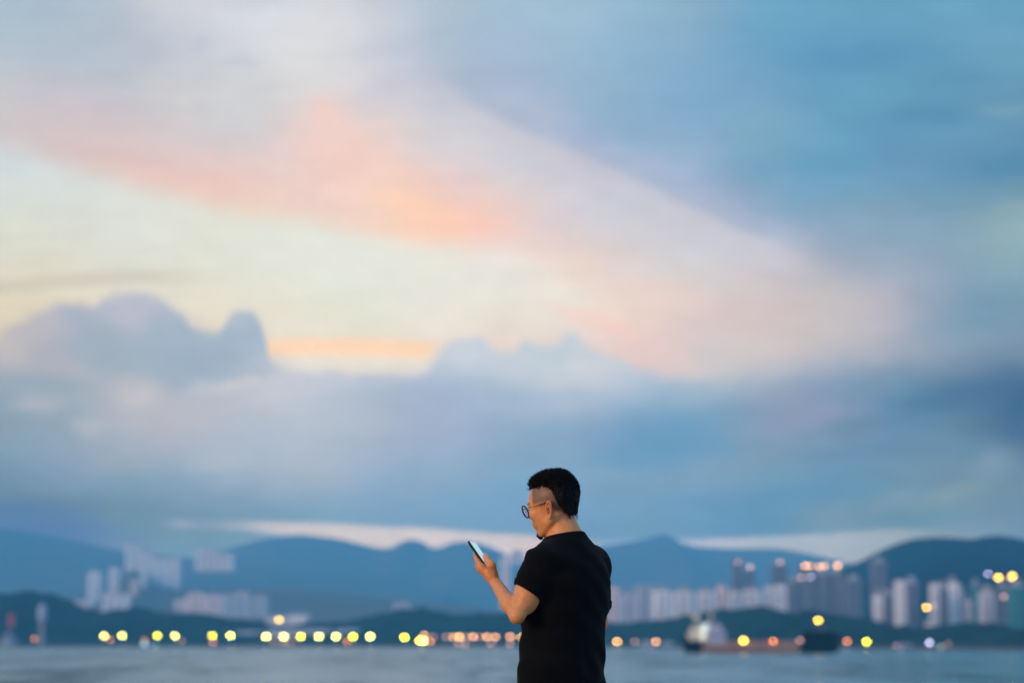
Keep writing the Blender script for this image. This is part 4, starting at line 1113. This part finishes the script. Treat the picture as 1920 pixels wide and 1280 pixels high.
# ---- skin
def stubble(P):
    L = hloc(P); f, l, z = L[:,0], L[:,1], L[:,2]
    sc = np.clip((z-22)/14, 0, 1) * np.clip((66-f)/10, 0, 1)             # shaved temple
    bk = np.clip((4-f)/22, 0, 1) * np.clip((z+30-(-f)*.25)/26, 0, 1)              # faded nape and side
    ht = np.clip((z-112)/8, 0, 1)
    gz = np.clip(1 - np.sqrt(((f-80)/20)**2 + (l/24)**2 + ((z+70)/20)**2), 0, 1)*2.2
    m_ = np.clip(1 - np.sqrt(((f-93)/10)**2 + (l/22)**2 + ((z+26)/5)**2), 0, 1)*.8
    pr = seg_inside(hair_poly, f, z)
    edge = np.exp(-np.clip(pr-1, 0, 60)/11.0)*.97 * np.clip((z+45)/20, 0, 1) * np.clip((80-f)/12, 0, 1)
    d = np.maximum.reduce([sc*.86, bk*.80, ht, np.clip(gz, 0, .95), m_, edge])
    far_ = np.linalg.norm(P - HO, axis=1) > .16
    d[far_] = 0
    return d
def browmask(P):
    L = hloc(P); l = np.abs(L[:,1])
    return np.clip(1.6 - np.sqrt(((L[:,0]-88)/14)**2 + ((l-33)/18)**2 + ((L[:,2]-38-.06*(l-31))/3.6)**2), 0, 1) * (L[:,0] > 60)
def eyemask(P):
    L = hloc(P); l = np.abs(L[:,1])
    return ((np.sqrt(((l-31)/11)**2 + ((L[:,2]-20)/4)**2) < 1) & (L[:,0] > 76)).astype(np.float32)
def flush(P):
    L = hloc(P); l = np.abs(L[:,1])
    e = np.clip(1.5 - np.sqrt(((L[:,0]+4)/26)**2 + ((l-80)/16)**2 + ((L[:,2]-2)/36)**2), 0, 1)
    li = np.clip(1.5 - np.sqrt(((L[:,0]-95)/8)**2 + (L[:,1]/22)**2 + ((L[:,2]+36)/9)**2), 0, 1)
    kn = np.zeros(len(P))
    for c in (ELL + np.array((.0,.0,-.035)), Q(905,1066,-.02), Q(896,1062,.02), WRL):
        kn = np.maximum(kn, np.clip(1 - np.linalg.norm(P - c, axis=1)/.03, 0, 1)*.8)
    return np.maximum.reduce([e, li, kn])
ms, t, b, o_ = new_mat('skin')
at = lambda n: t.new('ShaderNodeAttribute', attribute_name=n).outputs['Fac']
tcs = t.new('ShaderNodeTexCoord')
nz = t.noise(tcs.outputs['Object'], 60, 5, .6)
c = t.mix(t.mapr(nz.outputs[0], .3, .7), (.58, .215, .062, 1), (.68, .270, .088, 1))
c = t.mix(t.math('MULTIPLY', at('flush'), .55), c, (.60, .165, .055, 1))
st_n = t.noise(tcs.outputs['Object'], 900, 2, .5)
c = t.mix(t.math('MULTIPLY', at('stubble'), t.mapr(st_n.outputs[0], .35, .62, .75, 1.0)), c, (.060, .052, .045, 1))
c = t.mix(at('brow'), c, (.012, .010, .010, 1))
c = t.mix(at('eye'), c, (.30, .28, .27, 1))
t.put(b.inputs['Base Color'], c)
b.inputs['Roughness'].default_value = .46; b.inputs['Specular IOR Level'].default_value = .4
b.inputs['Subsurface Weight'].default_value = .18; b.inputs['Subsurface Radius'].default_value = (1.0, .35, .15); b.inputs['Subsurface Scale'].default_value = .006
bp = t.new('ShaderNodeBump'); bp.inputs['Strength'].default_value = .15; bp.inputs['Distance'].default_value = .001
t.put(bp.inputs['Height'], nz.outputs[0]); t.put(b.inputs['Normal'], bp.outputs[0])

lo = (-.20, 7.80, GZ-.02); hi = (.45, 8.66, GZ+1.80)
body_o, bv, bf = net_obj('body', body, lo, hi, .0030, ms, man, MO, dict(stubble=stubble, brow=browmask, eye=eyemask, flush=flush))

# ---- fingernails of the left hand
def nail(c, n_, u_, w=.0045, h=.006):
    c = Vector(c); n_ = Vector(n_).normalized(); u_ = Vector(u_); u_ = (u_ - n_*u_.dot(n_)).normalized(); s_ = u_.cross(n_)
    v, f = [], []
    for j in range(5):
        for i in range(5):
            a = (i-2)/2; bb = (j-2)/2
            v.append(c + s_*a*w*(1-.15*bb*bb) + u_*bb*h + n_*(.0009 - .0012*a*a) - Vector(MO))
    for j in range(4):
        for i in range(4): f.append((j*5+i, j*5+i+1, (j+1)*5+i+1, (j+1)*5+i))
    return v, f
mb = MB()
dn = Vector(Q(910,1042,-.028) - Q(914,1049,-.045)).normalized()
nn = Vector((.35, -.85, .35)); nn = (nn - dn*nn.dot(dn)).normalized()
mb.add(*nail(Vector(Q(910,1042,-.028)) + nn*.0092 + dn*.001, nn, dn))
mb.build('fingernail', mat_plain('nail', (.62, .36, .27), .3, .03, 50), man, True)

# ---- hair: thick top, hard edge over the shaved temple
_tr = np.random.RandomState(11)
TUFT = []
for wl, am in ((26, 1.5), (17, 1.5), (11, 1.3), (8, 1.0), (6, .6)):
    for _ in range(3):
        dv_ = _tr.randn(3); dv_[2] *= .45; dv_ /= np.linalg.norm(dv_)
        TUFT.append((*(dv_*2*math.pi/wl), _tr.rand()*6.28, am*.62))
def hair(P):
    L = hloc(P); f, l, z = L[:,0], L[:,1], L[:,2]
    wj = np.clip((-z+100)/40, 0, 1)*1.0
    prof = seg_inside(hair_poly, f + 2.2*np.sin(l*.5+z*.8)*wj, z + 1.8*np.sin(f*.75)*wj + 1.4*np.sin(f*.33+l*.2)*wj)
    skull = ell(L, (6,0,50), (84,73,72)); skull = smin(skull, ell(L, (38,0,22), (56,63,70)), 14)
    nkd = np.linalg.norm(np.stack([f+19, l], 1), axis=1) - 53
    skull = smin(skull, np.maximum(nkd, z-20), 10)
    inn = np.clip(-prof, 0, 60)
    tmax = 9 + 26*np.clip((z-70)/45, 0, 1) + 14*np.clip((f-50)/35, 0, 1) + 12*np.clip((-f-30)/30, 0, 1)
    T = np.minimum(tmax, .8 + inn*.62)
    d = np.maximum((skull - T)*.8, prof*.9)
    tf = 0
    for (kx, ky, kz, ph_, am) in TUFT:
        tf = tf + am*np.sin(f*kx + l*ky + z*kz + ph_ + 1.3*np.sin(l*.09 + z*.05 + ph_))
    d = d - tf*np.clip((z-15)/50, .10, 1)
    return d*1e-3
mh, t, b, o_ = new_mat('black_hair')
tch = t.new('ShaderNodeTexCoord'); nh = t.noise(t.vmath('MULTIPLY', tch.outputs['Object'], (1,1,.25)), 700, 3, .6)
t.put(b.inputs['Base Color'], t.mix(nh.outputs[0], (.0022,.0022,.0026,1), (.007,.006,.0065,1)))
b.inputs['Roughness'].default_value = .6; b.inputs['Specular IOR Level'].default_value = .12
hlo = HO - .16; hhi = HO + .18
v, F = nets(hair, hlo, hhi, .0025)
v = v.astype(np.float32)
# strands: short tapered tufts standing off the surface
hl_ = hloc(v)
rng = np.random.RandomState(3)
c0 = v.mean(0)
nrm = np.zeros_like(v); fn_ = np.cross(v[F[:,2]]-v[F[:,0]], v[F[:,3]]-v[F[:,1]])
for k in range(4): np.add.at(nrm, F[:,k], fn_)
nrm /= np.linalg.norm(nrm, axis=1)[:,None] + 1e-9
zt_all = np.clip((hl_[:,2]-45)/55, 0, 1)
wgt = (.35 + zt_all) * (hl_[:,2] > -40)
pick = rng.choice(len(v), 15000, p=wgt/wgt.sum())
sv, sf = [], []
base = len(v)
for i in pick:
    p, n_ = v[i], nrm[i]
    zt = zt_all[i]; fr = np.clip((hl_[i,0]-30)/50, 0, 1)
    if zt > 0.05:
        Ls = .004 + .013*zt*rng.rand()**1.3
        dr = n_*.7 + HZ*.45*zt + HF*(.55*fr - .2*(1-fr)) + rng.randn(3)*.38
    else:
        Ls = .002 + .003*rng.rand(); dr = n_*.30 - HZ*.75 - HF*.15 + rng.randn(3)*.16
    dr /= np.linalg.norm(dr); s_ = np.cross(dr, rng.randn(3)); s_ /= np.linalg.norm(s_)+1e-9; q_ = np.cross(dr, s_)
    r = .0008; k = base + len(sv); p = p - n_*.0008
    bend = p + dr*Ls*.55 + n_*Ls*.12
    tipp = p + dr*Ls - n_*.12*Ls + HF*.10*Ls
    for a in range(3):
        w_ = a*2.094; sv.append(p + (s_*math.cos(w_)+q_*math.sin(w_))*r)
    for a in range(3):
        w_ = a*2.094; sv.append(bend + (s_*math.cos(w_)+q_*math.sin(w_))*r*.8)
    sv.append(tipp)
    for a in range(3):
        j = (a+1) % 3; sf.append((k+a, k+j, k+3+j, k+3+a)); sf.append((k+3+a, k+3+j, k+6))
allv = np.concatenate([v, np.array(sv)]) - np.array(MO)
mesh_obj('hair', allv.tolist(), F.tolist() + sf, mh, man, True)
# goatee
def goatee(P):
    L = hloc(P)
    d = ell(L, (80,0,-70), (11,13,9))
    d = smin(d, ell(L, (77,0,-79), (7,9,6)), 5) - .8*np.sin(L[:,0]*1.1)*np.sin(L[:,1]*1.3)
    return d*1e-3
v, F = nets(goatee, H(77,0,-76)-.04, H(77,0,-76)+.04, .0022)
mesh_obj('goatee', (v-np.array(MO)).tolist(), F.tolist(), mh, man, True)

# ---- t-shirt
axl = (ELL-SHL)/np.linalg.norm(ELL-SHL); axr = (ELR-SHR)/np.linalg.norm(ELR-SHR)
CUFL = Q(983, 1107, -.155); 
ncl = np.array((-.50, -.10, -.86)); ncl /= np.linalg.norm(ncl)
CUFR = Q(1128, 1141, .135); ncr = np.array((.10, 0, -1.)); ncr /= np.linalg.norm(ncr)
ZH = Q(1052, 1372)[2]
def folds(P):
    x, y, z = P[:,0], P[:,1], P[:,2]
    r = (P[:,0]-_cx.mean())*TR[0] + (P[:,1]-D)*TR[1]
    w = .0022*np.sin(34*z + 11*r + 2.2*np.sin(9*x+4*z)) * np.clip((4.22-z)/.25, 0, 1)
    w += .0026*np.sin(60*r + 16*z + 3*np.sin(14*z)) * np.clip((4.15-z)/.3, 0, 1)
    w += .0028*np.sin(95*(x+.35*z) + 2*np.sin(25*z)) * np.exp(-((x-.075)/.07)**2) * np.clip((z-4.21)/.06, 0, 1)
    w += .0016*np.sin(70*(z + .6*r) + 1.5*np.sin(20*x))
    return w
def sleeve(P, S, E, C, n_, cuff, r0, r1, ext):
    e = S + (E-S)*ext
    d = cone(P, S, e, r0, r1)
    pl = (P - C) @ n_
    d = smax(d, pl, .002)
    # turned-up cuff: a thicker band
    k = cone(P, S, e, r0+.0045, r1+.0045)
    band = np.maximum(np.abs(pl + .011) - .0115, k)
    return smin(d, band, .002)
def shirt_out(P):
    d = torso(P, .0)
    fl = .004*np.sin(38*(P[:,2]+.5*P[:,0])) * np.exp(-((P[:,2]-4.22)/.06)**2)
    sl = sleeve(P, SHL, ELL+np.array((-.005,0,0),np.float32), CUFL, ncl, True, .057, .0515, .72)
    sr = sleeve(P, SHR, ELR, CUFR, ncr, True, .057, .046, .9)
    d = smin(d, sl + fl, .030)
    d = smin(d, sr, .028)
    # shoulder yoke rising to the neck
    d = smin(d, cone(P, SHL + np.array((.008,0,.000),np.float32), NK0 - np.array((0,0,.030),np.float32), .050, .056), .04)
    d = smin(d, cone(P, SHR + np.array((-.008,0,.004),np.float32), NK0 + np.array((.004,0,-.026),np.float32), .056, .058), .045)
    return d + folds(P)
NN = (NK1-NK0)/np.linalg.norm(NK1-NK0); NC = Q(1057, 1001.5, 0)
nplane = np.array((-.16, .05, 1.)); nplane /= np.linalg.norm(nplane)
def shirt(P):
    d = shirt_out(P)
    inner = d + .0045
    d = smax(d, (P-NC) @ nplane, .003)
    rib = np.maximum(np.abs((P-NC) @ nplane + .006) - .007, cone(P, NK0-NN*.05, NK1, .064, .0575))
    d = smin(d, rib, .004)
    d = np.maximum(d, -(P[:,2]-ZH))
    return d
mt, t, b, o_ = new_mat('black_cotton')
tcc = t.new('ShaderNodeTexCoord'); n_a = t.noise(tcc.outputs['Object'], 14, 4, .6); n_b = t.noise(tcc.outputs['Object'], 1500, 2, .5)
t.put(b.inputs['Base Color'], t.mix(n_a.outputs[0], (.0022,.0022,.0026,1), (.0045,.0045,.005,1)))
b.inputs['Roughness'].default_value = .9; b.inputs['Specular IOR Level'].default_value = .06
b.inputs['Sheen Weight'].default_value = .02; b.inputs['Sheen Roughness'].default_value = .5
bp = t.new('ShaderNodeBump'); bp.inputs['Strength'].default_value = .5; bp.inputs['Distance'].default_value = .004
t.put(bp.inputs['Height'], t.math('ADD', n_a.outputs[0], t.math('MULTIPLY', n_b.outputs[0], .05))); t.put(b.inputs['Normal'], bp.outputs[0])
net_obj('t_shirt', shirt, (-.12, 7.82, ZH-.02), (.45, 8.60, Q(1050,980)[2]), .0032, mt, man, MO)

# ---- trousers and shoes (below the frame)
def trousers(P):
    d = legs(P, .014, False)
    w = torso(P, .004); w = np.maximum(w, P[:,2]-(ZH+.06)); w = np.maximum(w, (HIPZ-.03)-P[:,2])
    d = smin(d, w, .04)
    d = np.maximum(d, (GZ+.075)-P[:,2]); d = np.maximum(d, P[:,2]-(ZH+.06))
    return d + .0015*np.sin(70*P[:,2])*np.sin(30*P[:,0])
mtr = mat_plain('dark_denim', (.020, .026, .045), .85, .2, 30, bump=.2)
net_obj('trousers', trousers, (-.20, 7.8, GZ+.02), (.45, 8.6, ZH+.08), .005, mtr, man, MO)
msh = mat_plain('canvas_shoe', (.55, .54, .52), .7, .1, 30)
mso = mat_plain('rubber_sole', (.60, .60, .58), .6, .1, 30)
for hip, kn, an in LEGS:
    toe = an + TF*.165; toe[2] = GZ+.045; heel = an - TF*.045; heel[2] = GZ+.052
    def shoe(P, an=an, toe=toe, heel=heel):
        d = cone(P, heel.astype(np.float32), toe.astype(np.float32), .043, .038)
        d = smin(d, cone(P, an, an+TF*.05-np.array((0,0,.03),np.float32), .044, .04), .02)
        return np.maximum(d, (GZ+.022)-P[:,2])
    so_, _, _ = net_obj('shoe', shoe, an-.28, an+.28, .004, msh, man, MO)
    def sole(P, an=an, toe=toe, heel=heel):
        d = cone(P, heel.astype(np.float32), toe.astype(np.float32), .047, .042)
        return np.maximum(np.maximum(d, GZ+.002-P[:,2]), P[:,2]-(GZ+.0215))
    net_obj('sole', sole, (an[0]-.28, an[1]-.28, GZ-.02), (an[0]+.28, an[1]+.28, GZ+.06), .004, mso, so_, MO)

# ---- glasses
def gp(f, l, z): return Vector(H(f, l, z)) - Vector(MO)
mfr = mat_plain('black_acetate', (.012, .010, .016), .25, .05, 40, spec=.5)
mgold = mat_plain('bronze_wire', (.18, .085, .045), .35, .05, 40, metal=.7)
mgl = bpy.data.materials.new('lens_glass'); mgl.use_nodes = True; mgl.node_tree.nodes.clear(); t = NT(mgl.node_tree)
og = t.new('ShaderNodeOutputMaterial'); tr = t.new('ShaderNodeBsdfTransparent'); tr.inputs[0].default_value = (.97,.96,1,1)
gg = t.new('ShaderNodeBsdfGlossy'); gg.inputs['Roughness'].default_value = .03
fr_ = t.new('ShaderNodeFresnel'); fr_.inputs[0].default_value = 1.9
mxs = t.new('ShaderNodeMixShader'); t.put(mxs.inputs[0], t.math('MULTIPLY', fr_.outputs[0], .35)); t.l.new(tr.outputs[0], mxs.inputs[1]); t.l.new(gg.outputs[0], mxs.inputs[2]); t.l.new(mxs.outputs[0], og.inputs[0])
spec = MB()
for s in (1, -1):
    ring = []
    for k in range(25):
        w_ = 2*math.pi*k/24
        l_ = s*34 + 23*math.cos(w_); q_z = 21*math.sin(w_)
        ring.append(gp(103 + q_z*.16, l_, 15 + q_z))
    spec.tube(ring, .0024, 8, cap=False)
spec.tube([gp(103,-12,19), gp(106,-5,23), gp(106,5,23), gp(103,12,19)], .0014, 8)
eg = spec.build('eyeglasses', mfr, man, True)
for s in (1, -1):
    v_, f_ = [gp(103, s*34, 15)], []
    for k in range(24):
        w_ = 2*math.pi*k/24; l_ = s*34 + 22.5*math.cos(w_); q_z = 20.5*math.sin(w_)
        v_.append(gp(103 + q_z*.16, l_, 15 + q_z))
    for k in range(24): f_.append((0, 1+k, 1+(k+1) % 24))
    mesh_obj('lens', v_, f_, mgl, eg, True)
    tmp = MB(); tmp.tube([gp(104,s*56,20), gp(99,s*62,21), gp(64,s*70,22), gp(38,s*74,22.5)], [.0018,.0012,.0010,.0012], 8)
    tmp.build('temple_wire', mgold, eg, True)
    tmp = MB(); tmp.tube([gp(38,s*74,22.5), gp(22,s*76,24), gp(6,s*76,26), gp(-8,s*72,25), gp(-14,s*67,10)], [.0015,.0023,.0024,.0022,.0014], 8)
    tmp.build('temple_tip', mfr, eg, True)

# ---- phone
pu = Vector((-.560, .215, .800)).normalized(); pn = Vector((.739, -.215, .58)); pn = (pn - pu*pn.dot(pu)).normalized(); pw = pn.cross(pu).normalized()
if pw.y < 0: pw = -pw
TLc = Vector(Q(878.6, 1012.2, .005))                # near top corner of the screen side
PWD, PLN, PTH = .068, .142, .0085
pc = TLc + pw*PWD/2 - pu*PLN/2 - pn*PTH/2
def rrect(w, h, r, n=5):
    o2 = []
    for cx, cy, a0 in ((w/2-r,h/2-r,0),(-w/2+r,h/2-r,90),(-w/2+r,-h/2+r,180),(w/2-r,-h/2+r,270)):
        for k in range(n+1):
            a = R_(a0 + 90*k/n); o2.append((cx+r*math.cos(a), cy+r*math.sin(a)))
    return o2
def slab(w, h, r, z0, z1, ch):
    L_ = [(rrect(w-2*ch, h-2*ch, r-ch*.5), z0), (rrect(w, h, r), z0+ch), (rrect(w, h, r), z1-ch), (rrect(w-2*ch, h-2*ch, r-ch*.5), z1)]
    v, f = [], []; n = len(L_[0][0])
    for rr_, z in L_: v += [(a, b_, z) for a, b_ in rr_]
    f.append(tuple(range(n-1,-1,-1))); f.append(tuple(3*n+k for k in range(n)))
    for j in range(3):
        for k in range(n):
            q = (k+1) % n; f.append((j*n+k, j*n+q, (j+1)*n+q, (j+1)*n+k))
    return v, f
rm = Matrix((pw, pu, pn)).transposed().to_4x4()
if rm.determinant() < 0:
    rm = Matrix((-pw, pu, pn)).transposed().to_4x4()
ph = empty('phone', pc); ph.matrix_world = Matrix.Translation(pc) @ rm
tag(ph, 'dark smartphone with lit pale screen held up in the man\'s left hand', 'phone')
v_, f_ = slab(PWD, PLN, .009, -PTH/2, PTH/2, .0014)
mesh_obj('case', v_, f_, mat_plain('phone_case', (.003,.004,.010), .45, .05, 30, spec=.2), ph)
v_, f_ = slab(PWD-.005, PLN-.006, .007, PTH/2+.0001, PTH/2+.0006, .0001)
msn = bpy.data.materials.new('phone_screen'); msn.use_nodes = True; msn.node_tree.nodes.clear(); t = NT(msn.node_tree)
og = t.new('ShaderNodeOutputMaterial'); em = t.new('ShaderNodeEmission'); tcp = t.new('ShaderNodeTexCoord'); sp_ = t.new('ShaderNodeSeparateXYZ'); t.l.new(tcp.outputs['Object'], sp_.inputs[0])
bars = t.math('LESS_THAN', t.math('FRACT', t.math('MULTIPLY', sp_.outputs[1], 70)), .30)
rowm = t.math('LESS_THAN', t.math('ABSOLUTE', sp_.outputs[0]), .024)
t.put(em.inputs[0], t.mix(t.math('MULTIPLY', bars, rowm), (.46,.74,.82,1), (.40,.66,.76,1))); em.inputs[1].default_value = 1.0
t.l.new(em.outputs[0], og.inputs[0])
mesh_obj('screen', v_, f_, msn, ph)
mb = MB(); mb.box(-PWD/2+.006, -PWD/2+.022, PLN/2-.032, PLN/2-.008, -PTH/2-.0016, -PTH/2-.0001, ch=.0004)
mb.build('camera_bump', M['glass'], ph)
mb = MB(); mb.box(PWD/2+.0001, PWD/2+.0008, .015, .033, -.0012, .0012); mb.build('side_button', M['steel'], ph)
